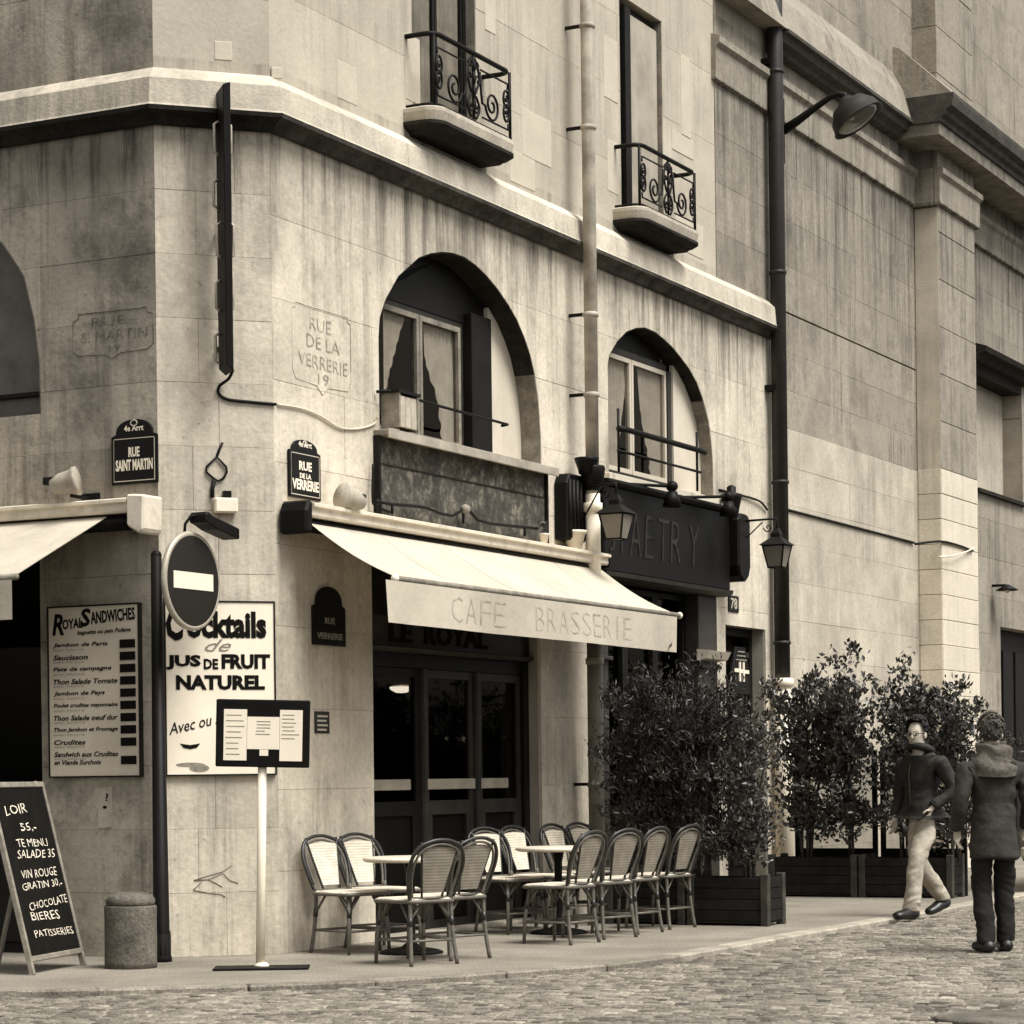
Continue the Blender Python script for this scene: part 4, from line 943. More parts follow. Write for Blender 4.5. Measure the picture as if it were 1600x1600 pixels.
# ------------------------------------------------------------------ street name plaques
def plaque(fac, label, xl, xr, yb, yt, sh, lines, dim=False, ymid=None):
    xc = (xl + xr) / 2
    s0, z0 = fac(xl, yb); s1, z1b = fac(xr, yb); zt = fac(xc, yt)[1]; z0 = (z0 + z1b) / 2; wd = s1 - s0
    t = Thing('street_plaque', label, 'street sign', fac, ((s0 + s1) / 2, 0, z0), 'street name plaques')
    H = sh
    arc = [(s0 + wd * (.5 + .40 * math.cos(PI * k / 12)), z0 + H + (zt - z0 - H) * (.12 + .88 * math.sin(PI * k / 12) ** .8)) for k in range(13)]
    poly = [(s0, z0), (s1, z0), (s1, z0 + H)] + arc + [(s0, z0 + H)]
    t.part('plate', MB().prism(poly, .004, .022), M_enamel, bevel=.003)
    if not dim:
        b = .022
        for (a0, a1, c0, c1) in ((s0 + b, s1 - b, z0 + b, z0 + b + .006), (s0 + b, s0 + b + .006, z0 + b + .007, z0 + H - b), (s1 - b - .006, s1 - b, z0 + b + .007, z0 + H - b), (s0 + b + .007, s1 - b - .007, z0 + H - b, z0 + H - b + .006)):
            t.part('border', MB().box(a0, a1, .0225, .024, c0, c1), M_inkgrey if a0 < s0 + .1 and a1 < s0 + .1 else M_panelgrey)
        t.part('crest', MB().tube([((s0 + s1) / 2 + .03 * math.cos(a * PI / 6), .02, zt - .03 + .022 * math.sin(a * PI / 6)) for a in range(12)], .006, 5, True), M_panelgrey)
        mb = MB(); put(mb, text_mb('4e Arrt', .045, wd * .42, depth=.001, bold=.02), (s0 + s1) / 2, .0245, z0 + H + .035); t.part('district', mb, M_paper)
    mb = MB()
    for (txt, f0, hh, ww) in lines: put(MBW(), text_mb(txt, hh, wd * ww, depth=.001, bold=.035), (s0 + s1) / 2, .0245, z0 + f0 * H)
    WS.parts(t.part, 'lettering', M_inkgrey if dim else M_paper)
    return t
plaque(L, 'dark enamel street plaque reading RUE SAINT MARTIN on the left wall', 177, 249, 756.5, 655, .36, [('RUE', .56, .075, .24), ('SAINT MARTIN', .28, .085, .80)])
plaque(R, 'dark enamel street plaque reading RUE DE LA VERRERIE above the awning', 449, 498, 780, 688, .36, [('RUE', .60, .07, .40), ('DE LA', .43, .04, .36), ('VERRERIE', .18, .08, .84)])
plaque(R, 'older blackened street plaque in the shade under the cafe awning', 486, 537, 1009, 917, .30, [('RUE', .56, .05, .30), ('VERRERIE', .16, .05, .78)], dim=True)
# engraved names in the old stone
def engraved(fac, x0, x1, ytop, ybot, lines, gm):
    s0, za = fac(x0, ybot); s1, zb = fac(x1, ytop); cz = (za + zb) / 2; h = zb - za; w_ = s1 - s0; c = .05
    nd = CB.node('engraved_inscription'); mb = MB()
    ol = [(s0 + c, zb), (s1 - c, zb), (s1 - c, zb - c * .7), (s1, zb - c), (s1, za + h * .22), (s1 - c, za + h * .12), (s0 + w_ * .6, za + h * .10), (s0 + w_ * .5, za), (s0 + w_ * .4, za + h * .10), (s0 + c, za + h * .12), (s0, za + h * .22), (s0, zb - c), (s0 + c, zb - c * .7)]
    mb.tube([(p[0], .001, p[1]) for p in ol], .0035, 4, True)
    CB.part('groove', xf(mb, fac), gm, nd)
    mb = MB()
    for (txt, fz, hh, ww, fs_) in lines:
        mb = MB(); put(mb, text_mb(txt, h * hh, w_ * ww, depth=0, bold=-.012), s0 + w_ * fs_, .0045, za + h * fz); CB.part('lettering', xf(mb, fac), gm, nd)
engraved(L, 115, 239, 478, 566, [('RUE', .70, .19, .42, .45), ('S. MARTIN', .38, .21, .82, .52), ('19', .16, .13, .14, .52)], mat('carved_dirt', .13, var=.5, scale=15))
engraved(R, 457, 547, 498, 606, [('RUE', .74, .15, .36, .48), ('DE LA', .53, .15, .56, .52), ('VERRERIE', .30, .15, .84, .52), ('19', .13, .12, .18, .52)], mat('carved_pale_dirt', .38, var=.5, scale=9))

# ------------------------------------------------------------------ neon sign seen edge-on, with its cable
ns = P(362, 400, .2)[0] - .06
z0, z1 = P(362, 585, .2)[1], P(362, 138, .2)[1]
t = Thing('neon_sign', 'tall narrow black neon sign seen edge-on on the corner', 'neon sign', P, (ns, 0, z0))
t.part('body', MB().prism([(ns - .028, z0 + .05), (ns + .028, z0), (ns + .028, z1), (ns - .028, z1 - .02)], .10, .38), M_black, bevel=.006)
for sg in (-1, 1):
    for k in range(5):
        za = z0 + .08 + k * (z1 - z0 - .2) / 5; zb = za + (z1 - z0 - .2) / 5 * random.uniform(.55, .82); nn = .16 + .05 * (k % 3)
        t.part('tube', MB().tube([(ns + sg * .030, nn, za), (ns + sg * .062, nn, za + .02), (ns + sg * .062, nn, (za + zb) / 2), (ns + sg * .062, nn, zb - .02), (ns + sg * .030, nn, zb)], .012, 6), M_steel)
for zz in (z0 + .2, z1 - .25, (z0 + z1) / 2): t.part('bracket', MB().box(ns - .02, ns + .02, -.01, .10, zz, zz + .03), M_iron)
def cable(label, pts, fac, m, r=.008, name='cable'):
    pp = [(fac(x, y, n)[0], n, fac(x, y, n)[1]) for (x, y, n) in pts]
    fine = []
    for i in range(len(pp) - 1):
        p0 = Vector(pp[max(i - 1, 0)]); p1 = Vector(pp[i]); p2 = Vector(pp[i + 1]); p3 = Vector(pp[min(i + 2, len(pp) - 1)])
        for k in range(5):
            u = k / 5; fine.append(.5 * ((2 * p1) + (p2 - p0) * u + (2 * p0 - 5 * p1 + 4 * p2 - p3) * u * u + (3 * p1 - p0 - 3 * p2 + p3) * u ** 3))
    fine.append(Vector(pp[-1]))
    return single(name, MB().tube(fine, r, 6), m, label, 'cable', fac, pp[0])
cable('short dark cable curling from the foot of the neon sign round the corner', [(364, 578, .12), (357, 592, .06), (343, 603, .02), (342, 615, .012), (356, 624, .012), (390, 628, .012), (432, 632, .012)], P, M_iron, .012)
cable('thin pale cable from the corner to the large arched window', [(434, 632, .012), (470, 638, .012), (500, 650, .012), (530, 668, .012), (560, 670, .012), (585, 662, .012), (590, 650, .03)], R, M_panelgrey, .008)
cable('dark cable stapled across the church wall above the shrubs', [(1228, 796, .012), (1290, 812, .012), (1340, 825, .012), (1390, 838, .012), (1428, 848, .02)], R, M_iron, .016)
cable('short dark cable over the church pilaster', [(1430, 850, .345), (1470, 846, .345), (1500, 853, .345), (1520, 861, .345)], R, M_iron, .016)
cable('loose pale cable hanging off the church pilaster', [(1468, 870, .36), (1490, 868, .40), (1510, 862, .38), (1522, 856, .36)], R, M_white, .010)
cable('thin wire sagging past the right lantern to the tall pipe', [(1124, 765, .012), (1150, 772, .012), (1185, 782, .03), (1199, 797, .02)], R, M_iron, .012)
cable('thin cable along the wall beside the cafe awning', [(583, 725, .04), (582, 775, .04), (586, 790, .04), (610, 800, .04)], R, M_iron, .010)
# junction box and looped conduit on the corner
a = P(333, 802, 0); b = P(368, 780, 0)
t = Thing('junction_box', 'white junction box with looped conduit above the no entry sign', 'junction box', P, (a[0], 0, a[1]))
t.part('box', MB().box(a[0], b[0], 0, .09, a[1], b[1]), M_white, bevel=.01)
t.part('clamp', MB().box(*[P(338, 1)[0], P(350, 1)[0]], 0, .06, P(345, 778)[1], P(345, 768)[1]), M_black)
lp = [(347, 692), (342, 703), (338, 714)]
t.part('conduit', MB().tube([(P(x, y)[0], .015, P(x, y)[1]) for x, y in lp], .010, 6).tube([(P(x, y)[0], .015, P(x, y)[1]) for x, y in [(338, 714), (322, 730), (322, 738), (332, 747), (340, 752), (348, 748), (354, 738), (353, 730)]], .009, 6, True).tube([(P(x, y)[0], .02, P(x, y)[1]) for x, y in [(334, 750), (331, 765), (331, 778)]], .016, 6), M_iron)
# small floodlights above the awnings
def flood(fac, x, y, n, label, sg):
    s_, z_ = fac(x, y, n); t = Thing('floodlight', label, 'floodlight', fac, (s_, n, z_), 'small floodlights above the awnings')
    t.part('housing', MB().lathe([(.0, -.14), (.05, -.14), (.085, -.06), (.095, .03), (.11, .05), (.11, .07), (.0, .07)], 14, (0, 0, 0), Matrix.Translation((s_, n, z_)) @ Matrix.Rotation(sg * 1.35, 4, 'Y') @ Matrix.Rotation(.35, 4, 'X')), M_pipe_light)
    t.part('bracket', MB().tube([(s_ + .02, .0, z_ - .10), (s_ + .02, n, z_ - .10), (s_ + .02, n, z_)], .014, 6).box(s_ - .06, s_ + .1, 0, .02, z_ - .14, z_ - .06), M_iron)
    t.part('cap', MB().box(s_ + sg * -.16 - .06, s_ + sg * -.16 + .05, n - .04, n + .04, z_ - .01, z_ + .05), M_dark, bevel=.008)
flood(L, 108, 754, .25, 'white floodlight above the left awning beside the street plaque', 1)
flood(R, 545, 779, .25, 'pale floodlight at the left end of the cafe awning', -1)

# ------------------------------------------------------------------ things standing on the cafe awning box
def rpt(x, y, n): q = R(x, y, n); return (q[0], n, q[1])
t = Thing('ornamental_rail', 'wavy iron ornament with small posts in front of the stained panel', 'iron ornament', R, rpt(700, 810, .10))
t.part('wave', MB().tube([rpt(x, y, .10) for x, y in ((588, 783), (612, 788), (640, 790), (665, 793), (690, 803), (707, 806), (718, 800), (726, 792), (734, 798), (745, 812), (765, 818), (800, 822), (840, 826))], .014, 6), M_iron)
for (x, y0, y1) in ((590, 780, 800), (613, 788, 803), (724, 795, 818), (820, 822, 838)): t.part('post', MB().tube([rpt(x, y0, .10), rpt(x, y1, .10)], .012, 6), M_iron)
t.part('boss', MB().ball(rpt(727, 796, .11), .045, 10, 8), M_sootmid)
def pot(x, y, label, rr, hh, m, plant=False):
    s_, z_ = R(x, y, .13); t = Thing('flower_pot', label, 'flower pot', R, (s_, .13, 3.425), 'flower pots on the awning box'); zb = 3.425
    t.part('pot', MB().lathe([(rr * .62, 0), (rr * .95, hh * .82), (rr * 1.08, hh * .83), (rr * 1.1, hh), (rr * .95, hh), (rr * .9, hh * .85), (0, hh * .84)], 16, (s_, .13, zb)), m)
    if plant:
        mb = MB(); rnd = random.Random(3)
        for k in range(40):
            a = rnd.uniform(0, 2 * PI); r_ = rnd.uniform(0, .04); h0 = rnd.uniform(.02, .11); p = Vector((s_ + r_ * math.cos(a), .13 + r_ * math.sin(a), zb + hh + h0)); d1 = Vector((rnd.uniform(-1, 1), rnd.uniform(-1, 1), .6)).normalized() * .025; d2 = d1.orthogonal().normalized() * .010
            mb.add([p - d1, p + d2, p + d1, p - d2], [(0, 1, 2, 3)])
        t.part('plant', mb, M_leaf, recalc=False)
pot(898, 846, 'pale flower pot at the right end of the cafe awning box', .105, .17, M_cream)
pot(850, 838, 'small pot with a wilted sprig on the cafe awning box', .045, .09, M_cream, True)

# ------------------------------------------------------------------ posters and notices
def board(fac, name, label, cat, x0, x1, yt, yb, m, depth=.03, edge=M_dark):
    s0, zb = fac(x0, yb); s1, zt = fac(x1, yt)
    t = Thing(name, label, cat, fac, ((s0 + s1) / 2, 0, zb))
    t.part('panel', MB().box(s0 + .012, s1 - .012, .003, depth, zb + .012, zt - .012), m)
    for (a, b, c, d2) in ((s0, s1, zb, zb + .0115), (s0, s1, zt - .0115, zt), (s0, s0 + .0115, zb + .012, zt - .012), (s1 - .0115, s1, zb + .012, zt - .012)):
        t.part('frame_strip', MB().box(a, b, .003, depth + .006, c, d2), edge)
    return t, s0, s1, zb, zt
t, s0, s1, zb, zt = board(P, 'poster', 'white poster reading Cocktails de JUS DE FRUIT NATUREL on the corner', 'poster', 258, 428, 940, 1213, M_paper)
wd, h = s1 - s0, zt - zb; N_ = .0335
mb = MB()
put(MBW(), text_mb('C', h * .20, wd * .17, bold=.04, shear=.15), s0 + wd * .10, N_, zt - h * .23)
put(MBW(), text_mb('ocktails', h * .155, wd * .72, bold=.045), s0 + wd * .56, N_, zt - h * .215)
put(MBW(), text_mb('JUS', h * .085, wd * .31, bold=.05), s0 + wd * .17, N_, zt - h * .395)
put(MBW(), text_mb('DE', h * .060, wd * .13, bold=.04), s0 + wd * .415, N_, zt - h * .392)
put(MBW(), text_mb('FRUIT', h * .085, wd * .44, bold=.05), s0 + wd * .73, N_, zt - h * .39)
put(MBW(), text_mb('NATUREL', h * .085, wd * .80, bold=.05), s0 + wd * .50, N_, zt - h * .51)
put(MBW(), text_mb('Avec ou sans alcool', h * .065, wd * .95, bold=.005, shear=.4), s0 + wd * .50, N_, zt - h * .70, .22)
WS.parts(t.part, 'lettering', M_ink)
mb = MB(); put(mb, text_mb('de', h * .07, wd * .24, shear=.5, bold=.0), s0 + wd * .48, N_, zt - h * .29); t.part('script', mb, M_inkgrey)
cs, cz = s0 + wd * .22, zb + h * .17
mb = MB().prism([(cs - .075, cz + .02), (cs - .05, cz - .012), (cs, cz - .022), (cs + .05, cz - .012), (cs + .075, cz + .02), (cs, cz + .008)], .0301, .0335); t.part('glass_drawing', mb, M_ink)
mb = MB()
for (px, pz, rx, rz) in ((.22, .065, .13, .012), (.30, .045, .09, .022), (.62, .10, .12, .02), (.75, .075, .2, .012)):
    mb.prism([(s0 + wd * px + wd * rx * math.cos(a * PI / 6), zb + h * pz + h * rz * math.sin(a * PI / 6)) for a in range(12)], .0301, .0325 + px * .001)
t.part('fruit_drawing', mb, M_inkgrey)
t, s0, s1, zb, zt = board(L, 'menu_board', 'grey sandwich price board with a column of black price squares', 'menu board', 82, 222, 941.5, 1215.5, M_panelgrey, .04)
wd, h = s1 - s0, zt - zb; N_ = .0425
mb = MB()
put(MBW(), text_mb('R', h * .125, wd * .13, bold=.03, shear=.2), s0 + wd * .12, N_, zt - h * .17)
put(MBW(), text_mb('OYAL', h * .06, wd * .22, bold=.03, shear=.1), s0 + wd * .28, N_, zt - h * .135, .06)
put(MBW(), text_mb('S', h * .105, wd * .11, bold=.03, shear=.1), s0 + wd * .42, N_, zt - h * .125)
put(MBW(), text_mb('ANDWICHES', h * .072, wd * .48, bold=.03), s0 + wd * .72, N_, zt - h * .105, .05)
put(MBW(), text_mb('baguette ou pain Poilane', h * .032, wd * .58, bold=.02, shear=.2), s0 + wd * .62, N_, zt - h * .175, .02)
rows = ['Jambon de Paris', 'Saucisson', 'Pate de campagne', 'Thon Salade Tomate', 'Jambon de Pays', 'Poulet crudites mayonnaise', 'Thon Salade oeuf dur', 'Thon Jambon et Fromage', 'Crudites', 'Sandwich aux Crudites']
prof = MB()
for i, tx in enumerate(rows):
    zz = zt - h * (.245 + i * .0705); put(MBW(), text_mb(tx, h * .030, wd * min(.70, .05 * len(tx) * .72 + .06), bold=.02, shear=.25, align='LEFT'), s0 + wd * .06, N_, zz)
    if i < 9 or i == 9: prof.box(s0 + wd * .78, s0 + wd * .955, .0402, .0445, zz - h * .012 - (h * .03 if i == 9 else 0), zz + h * .036 - (h * .03 if i == 9 else 0))
put(MBW(), text_mb('en Viande Surchoix', h * .028, wd * .52, bold=.02, shear=.25, align='LEFT'), s0 + wd * .06, N_, zt - h * .925)
WS.parts(t.part, 'lettering', M_ink)
for i in range(10):
    zz = zt - h * (.245 + i * .0705) - (h * .035 if i == 9 else 0)
    t.part('price_square', MB().box(s0 + wd * .79, s0 + wd * .955, .0402, .0445, zz - h * .012, zz + h * .036), M_ink)
mb = MB()
for i in range(10): put(MBW(), text_mb('avec beurre', h * .012, wd * .34, align='LEFT', depth=0), s0 + wd * .06, N_, zt - h * (.262 + i * .0705))
WS.parts(t.part, 'small_print', M_inkgrey, recalc=False)
a = L(149, 1294); b = L(176, 1229)
t = Thing('notice', 'torn pale paper notice pasted below the sandwich price board', 'notice', L, (a[0], 0, a[1]))
t.part('sheet', MB().prism([(a[0] + .03, a[1]), (b[0], a[1] + .01), (b[0], b[1]), (a[0], b[1] - .01), (a[0], a[1] + .16), (a[0] + .03, a[1] + .15)], .002, .005), mat('dull_paper', .40, var=.15, scale=10))
mb = MB(); put(mb, text_mb('?', .06, .03, bold=.02, depth=.001), b[0] - .05, .0062, b[1] - .11); mb.prism([(b[0] - .07 + .02 * math.cos(q), b[1] - .155 + .012 * math.sin(q)) for q in [i * PI / 4 for i in range(8)]], .0051, .0062); t.part('print', mb, M_ink)
a = R(491, 1166); b = R(513, 1112)
t = Thing('notice', 'small dark opening hours notice beside the menu stand', 'notice', R, (a[0], 0, a[1]))
t.part('sheet', MB().box(a[0], b[0], .002, .012, a[1] + .1, b[1]), M_mull, bevel=.003)
mb = MB()
for i in range(4): mb.box(a[0] + .03, b[0] - .03 - .02 * (i % 2), .0125, .0135, b[1] - .045 - i * .035, b[1] - .03 - i * .035)
t.part('print', mb, M_panelgrey)
# pencilled scribble on the corner wall
pts = [[(303, 1376), (322, 1369), (348, 1362), (362, 1352)], [(303, 1376), (325, 1374), (350, 1364)], [(325, 1374), (338, 1380), (347, 1386)], [(302, 1391), (315, 1378)], [(302, 1391), (325, 1395), (345, 1397), (352, 1401)], [(350, 1366), (360, 1376), (372, 1380)]]
mb = MB()
for ln in pts: mb.tube([(P(x, y)[0], .002, P(x, y)[1]) for x, y in ln], .0045, 4)
CB.part('scribble', xf(mb, P), M_inkgrey)

# ------------------------------------------------------------------ no entry sign on its black post
pb = ground(253, 1500); PY = pb.y - .18
pb = at_depth(253, 1500, PY); pb.z = 0
t = Thing('no_entry_post', 'tapered black post in front of the left wall holding the no entry sign', 'post', None, pb)
top = at_depth(244, 868, PY) - pb
t.part('shaft', MB().tube([(0, 0, 0), (0, 0, .22), (top.x * .1, 0, .23), (top.x, 0, top.z)], [.068, .066, .060, .040], 12), M_black)
t.part('base', MB().lathe([(.075, 0), (.075, .03), (.068, .05), (.068, .20), (.06, .21)], 14), M_dark)
t.part('cap', MB().ball((top.x, 0, top.z), .041, 10, 6), M_black)
sc = at_depth(300, 908, PY - .10)
ang = math.radians(63); nrm = Vector((math.sin(ang), -math.cos(ang), 0)); tx_ = Vector((math.cos(ang), math.sin(ang), 0))
t = Thing('no_entry_sign', 'round no entry sign with pale bar and white rim', 'road sign', None, sc, rz=ang)
def disc(r, y0, y1, n=40): return [(r * math.cos(2 * PI * k / n), y0, r * math.sin(2 * PI * k / n)) for k in range(n)] + [(r * math.cos(2 * PI * k / n), y1, r * math.sin(2 * PI * k / n)) for k in range(n)]
def discmb(r, y0, y1, n=40): return MB().add(disc(r, y0, y1, n), [tuple(range(n)), tuple(range(2 * n - 1, n - 1, -1))] + [(k, (k + 1) % n, n + (k + 1) % n, n + k) for k in range(n)])
RS = 75 / F * PY
t.part('disc', discmb(RS * .955, .0, -.012), M_enamelred)
t.part('rim', MB().tube([(RS * .965 * math.cos(2 * PI * k / 48), .008, RS * .965 * math.sin(2 * PI * k / 48)) for k in range(48)], .024, 8, True), M_steel)
t.part('bar', MB().box(-RS * .72, RS * .72, -.016, -.0125, -RS * .175, RS * .175), M_white)
for q in (.10, -.16): t.part('bracket', MB().box(-RS * .85, -RS * .1, .012, .05, q, q + .04), M_iron)
t.part('lamp_arm', MB().tube([(-.06, .02, RS * .93), (-.05, .02, RS + .06), (-.02, -.01, RS + .12), (.05, -.05, RS + .13)], .011, 6), M_black)
hd = [(.0, RS + .075), (.0, RS + .13), (.03, RS + .155), (.10, RS + .125), (.44, RS + .06), (.44, RS - .02), (.15, RS + .03), (.06, RS + .06)]
t.part('lamp_hood', MB().prism([(q[0], q[1]) for q in hd], -.13, .02), M_black, bevel=.008)

# ------------------------------------------------------------------ menu stand
mbp = ground(409, 1514); t = Thing('menu_stand', 'black framed menu on a white pole with a flat steel base', 'menu stand', None, mbp, rz=math.radians(2))
t.part('base', MB().box(-.33, .33, -.15, .13, 0, .018), M_iron, bevel=.004)
t.part('pole', MB().tube([(-.01, 0, .018), (.005, 0, .7), (.022, 0, 1.46)], .031, 12), M_white)
t.part('foot', MB().lathe([(.055, .018), (.05, .03), (.034, .045)], 12), M_white)
Mx = Matrix.Translation((.03, -.03, 1.64)) @ Matrix.Rotation(-math.radians(-1.6), 4, 'Y')
fw, fh = .325, .235
t.part('case', MB().box(-fw, fw, -.025, .03, -fh, fh, Mx), M_black, bevel=.008)
for (n_, a, b, c, d2) in (('left menu sheet', -.27, -.11, -.19, .165), ('middle menu sheet', -.108, .116, -.11, .115), ('right menu sheet', .118, .275, -.19, .165)):
    t.part('menu_sheet', MB().box(a, b, -.029, -.026, c, d2, Mx), M_paper)
t.part('menu_sheet', MB().box(-.02, .04, -.0285, -.026, -.155, -.112, Mx), M_paper)
rnd = random.Random(5)
for (a, b, c, d2, k) in ((-.26, -.12, -.17, .14, 8), (-.05, .06, -.02, .09, 5), (.128, .265, -.05, .14, 7)):
    mb = MB()
    for i in range(k):
        zz = c + (d2 - c) * (i + .5) / k; mb.box(a + rnd.uniform(0, .01), b - rnd.uniform(0, .05), -.0300, -.0292, zz, zz + .006, Mx)
    t.part('print', mb, M_inkgrey)

# ------------------------------------------------------------------ chalkboard, bollard
A = ground(52, 1524); B = ground(134, 1508); bx = (B - A); bl = bx.length; bx.normalize(); lean = Vector((-bx.y, bx.x, 0))
t = Thing('chalkboard', 'black A-frame chalkboard with white handwritten menu at the left edge', 'chalkboard', None, A, rz=math.atan2(bx.y, bx.x))
H = 1.38
tilt = Matrix.Rotation(-math.atan(.24), 4, 'X')
M0 = Matrix.Translation((0, 0, .0)) @ tilt
t.part('board', MB().box(.03, bl - .03, .0, .02, .13, H - .06, M0), M_slate)
t.part('stile', MB().box(.0, .03, -.01, .03, 0, H - .02, M0), M_wood, bevel=.005); t.part('stile', MB().box(bl - .03, bl, -.01, .03, 0, H - .02, M0), M_wood, bevel=.005)
t.part('rail', MB().box(.03, bl - .03, -.01, .03, .09, .13, M0), M_wood, bevel=.005); t.part('rail', MB().box(.03, bl - .03, -.01, .03, H - .06, H - .02, M0), M_wood, bevel=.005)
M1 = Matrix.Translation((0, .66, 0)) @ Matrix.Rotation(math.atan(.24), 4, 'X')
for xx in (.0, bl - .03): t.part('rear_leg', MB().box(xx, xx + .03, -.0, .03, 0, H - .02, M1), M_wood, bevel=.005)
rj = random.Random(8)
for (tx, zz, hh, x1, wd) in (('LOIR', 1.14, .07, .50, .36), ('55,-', 1.0, .07, .58, .26), ('TE MENU', .885, .055, .70, .52), ('SALADE 35', .80, .06, .78, .64), ('VIN ROUGE', .67, .06, .74, .6), ('GRATIN 30,-', .585, .06, .78, .68), ('CHOCOLATE', .47, .055, .80, .66), ('BIERES', .36, .06, .62, .48), ('PATISSERIES', .24, .05, .78, .66)):
    q = text_mb(tx, hh, wd, depth=.0, bold=-.005, align='RIGHT', shear=rj.uniform(-.1, .25)); sl = rj.uniform(-.05, .06)
    mb = MB().add([tuple(M0 @ Vector((x1 / .84 * bl + v[0] - .02 * bl + .010 * noise.noise(Vector((v[0] * 14, v[2] * 14, zz))), -.003, zz + v[2] + v[0] * sl + .012 * noise.noise(Vector((v[0] * 9, v[2] * 22, zz + 5)))))) for v in q.v], q.f)
    t.part('handwriting', mb, M_chalk, recalc=False)
q = ground(205, 1512); t = Thing('stone_bollard', 'squat worn stone bollard with a domed cap by the black post', 'bollard', None, q)
rb = .185
def lump(mb, amp, sc_):
    mb.v = [tuple(Vector(v) + Vector(v).normalized() * amp * noise.noise(Vector(v) * sc_)) for v in mb.v]; return mb
t.part('body', lump(MB().lathe([(rb * 1.0, -.01), (rb, .05), (rb * .99, .2), (rb * .99, .35), (rb * 1.0, .43), (rb * .97, .44)], 36), .005, 6), M_granite)
t.part('cap', lump(MB().lathe([(rb * .90, .44), (rb * .93, .455), (rb * .95, .48), (rb * .82, .515), (rb * .5, .535), (rb * .2, .535), (.0, .53)], 36), .003, 6), M_granite)

# ------------------------------------------------------------------ chairs and tables
def rail_pts(pts, n=4):
    out = []; pp = [Vector(p) for p in pts]
    for i in range(len(pp) - 1):
        p0 = pp[max(i - 1, 0)]; p1 = pp[i]; p2 = pp[i + 1]; p3 = pp[min(i + 2, len(pp) - 1)]
        for k in range(n):
            u = k / n; out.append(.5 * ((2 * p1) + (p2 - p0) * u + (2 * p0 - 5 * p1 + 4 * p2 - p3) * u * u + (3 * p1 - p0 - 3 * p2 + p3) * u ** 3))
    return out + [pp[-1]]
def make_chair():                                               # faces +y
    t = Thing('bistro_chair', 'woven cafe chair', 'chair')
    ol = []
    for (cx, cy, a0) in ((.145, .15, 0), (-.145, .15, 90), (-.125, -.14, 180), (.125, -.14, 270)):
        for k in range(5): a = math.radians(a0 + k * 22.5); ol.append((cx + .07 * math.cos(a), cy + .07 * math.sin(a)))
    k = len(ol); mb = MB(); vs = []
    for (f, z) in ((.94, .428), (1.0, .436), (1.0, .452), (.93, .462), (.5, .458)): vs += [(x * f, y * f, z) for x, y in ol]
    fs = [tuple(range(k))] + [(j * k + i, j * k + (i + 1) % k, (j + 1) * k + (i + 1) % k, (j + 1) * k + i) for j in range(4) for i in range(k)] + [tuple(range(4 * k, 5 * k))]
    t.part('seat', mb.add(vs, fs), M_cane)
    t.part('seat_rim', MB().tube([(x * 1.01, y * 1.01, .440) for x, y in ol], .013, 6, True), M_rattanl)
    for (x, y, x2, y2) in ((.195, .205, .165, .17), (-.195, .205, -.165, .17)):
        t.part('leg', MB().tube([(x, y, 0), (x * .97, y * .97, .2), (x2, y2, .43)], [.013, .015, .015], 8), M_rattanl)
    for sg in (-1, 1):
        t.part('leg', MB().tube(rail_pts([(sg * .185, -.225, 0), (sg * .17, -.195, .22), (sg * .165, -.185, .44), (sg * .175, -.195, .5)]), .0145, 8), M_rattanl)
    hoop = [(-.175, -.195, .47), (-.205, -.232, .60), (-.21, -.275, .72), (-.165, -.310, .815), (-.08, -.328, .855), (0, -.332, .865)]
    hoop = hoop + [(-x, y, z) for x, y, z in reversed(hoop[:-1])]
    t.part('back_hoop', MB().tube(rail_pts(hoop), .0135, 8), M_rattan)
    t.part('back_hoop', MB().tube(rail_pts([(x * .86, y + .004, .47 + (z - .47) * .925) for x, y, z in hoop]), .010, 6), M_rattanl)
    def pan(u, v, off):
        z = .50 + .30 * v; w_ = .085 + .055 * v; xx = (u * 2 - 1) * w_; zz = z + .018 * (1 - (u * 2 - 1) ** 2) * (v > .99)
        yy = -.20 - .122 * ((z - .47) / .4) - .012 * (1 - (2 * u - 1) ** 2) + off
        return (xx, yy, zz)
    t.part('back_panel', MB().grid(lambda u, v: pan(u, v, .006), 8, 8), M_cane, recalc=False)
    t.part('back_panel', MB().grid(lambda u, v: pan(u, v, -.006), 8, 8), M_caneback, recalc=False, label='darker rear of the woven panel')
    for sg in (0, 1): t.part('panel_edge', MB().tube([pan(sg, v / 6, 0) for v in range(-1, 8)], .009, 6), M_rattan)
    t.part('panel_edge', MB().tube([pan(u / 6, -.12, 0) for u in range(-2, 9)], .010, 6), M_rattanl)
    z = .17
    c = [(.192, .2, z), (-.192, .2, z), (-.172, -.20, z), (.172, -.20, z)]
    for i in range(4): t.part('stretcher', MB().tube([c[i], c[(i + 1) % 4]], .009, 6), M_rattanl)
    for i, (sx, sy) in enumerate(((1, 1), (-1, 1), (-1, -1), (1, -1))):
        x, y = sx * .172, sy * .182
        t.part('brace', MB().tube([(x, y, .30), (x - sx * .10, y, .425)], .008, 5).tube([(x, y, .30), (x, y - sy * .10, .425)], .008, 5), M_rattanl)
    for (x, y) in ((.18, .19), (-.18, .19), (.168, -.19), (-.168, -.19)):
        t.part('wrap', MB().tube([(x, y, .27), (x * .985, y * .985, .33)], .0175, 8), M_rattan)
    return t.o
chair0 = make_chair(); used = [False]
nA = math.atan2(R.n[1], R.n[0])
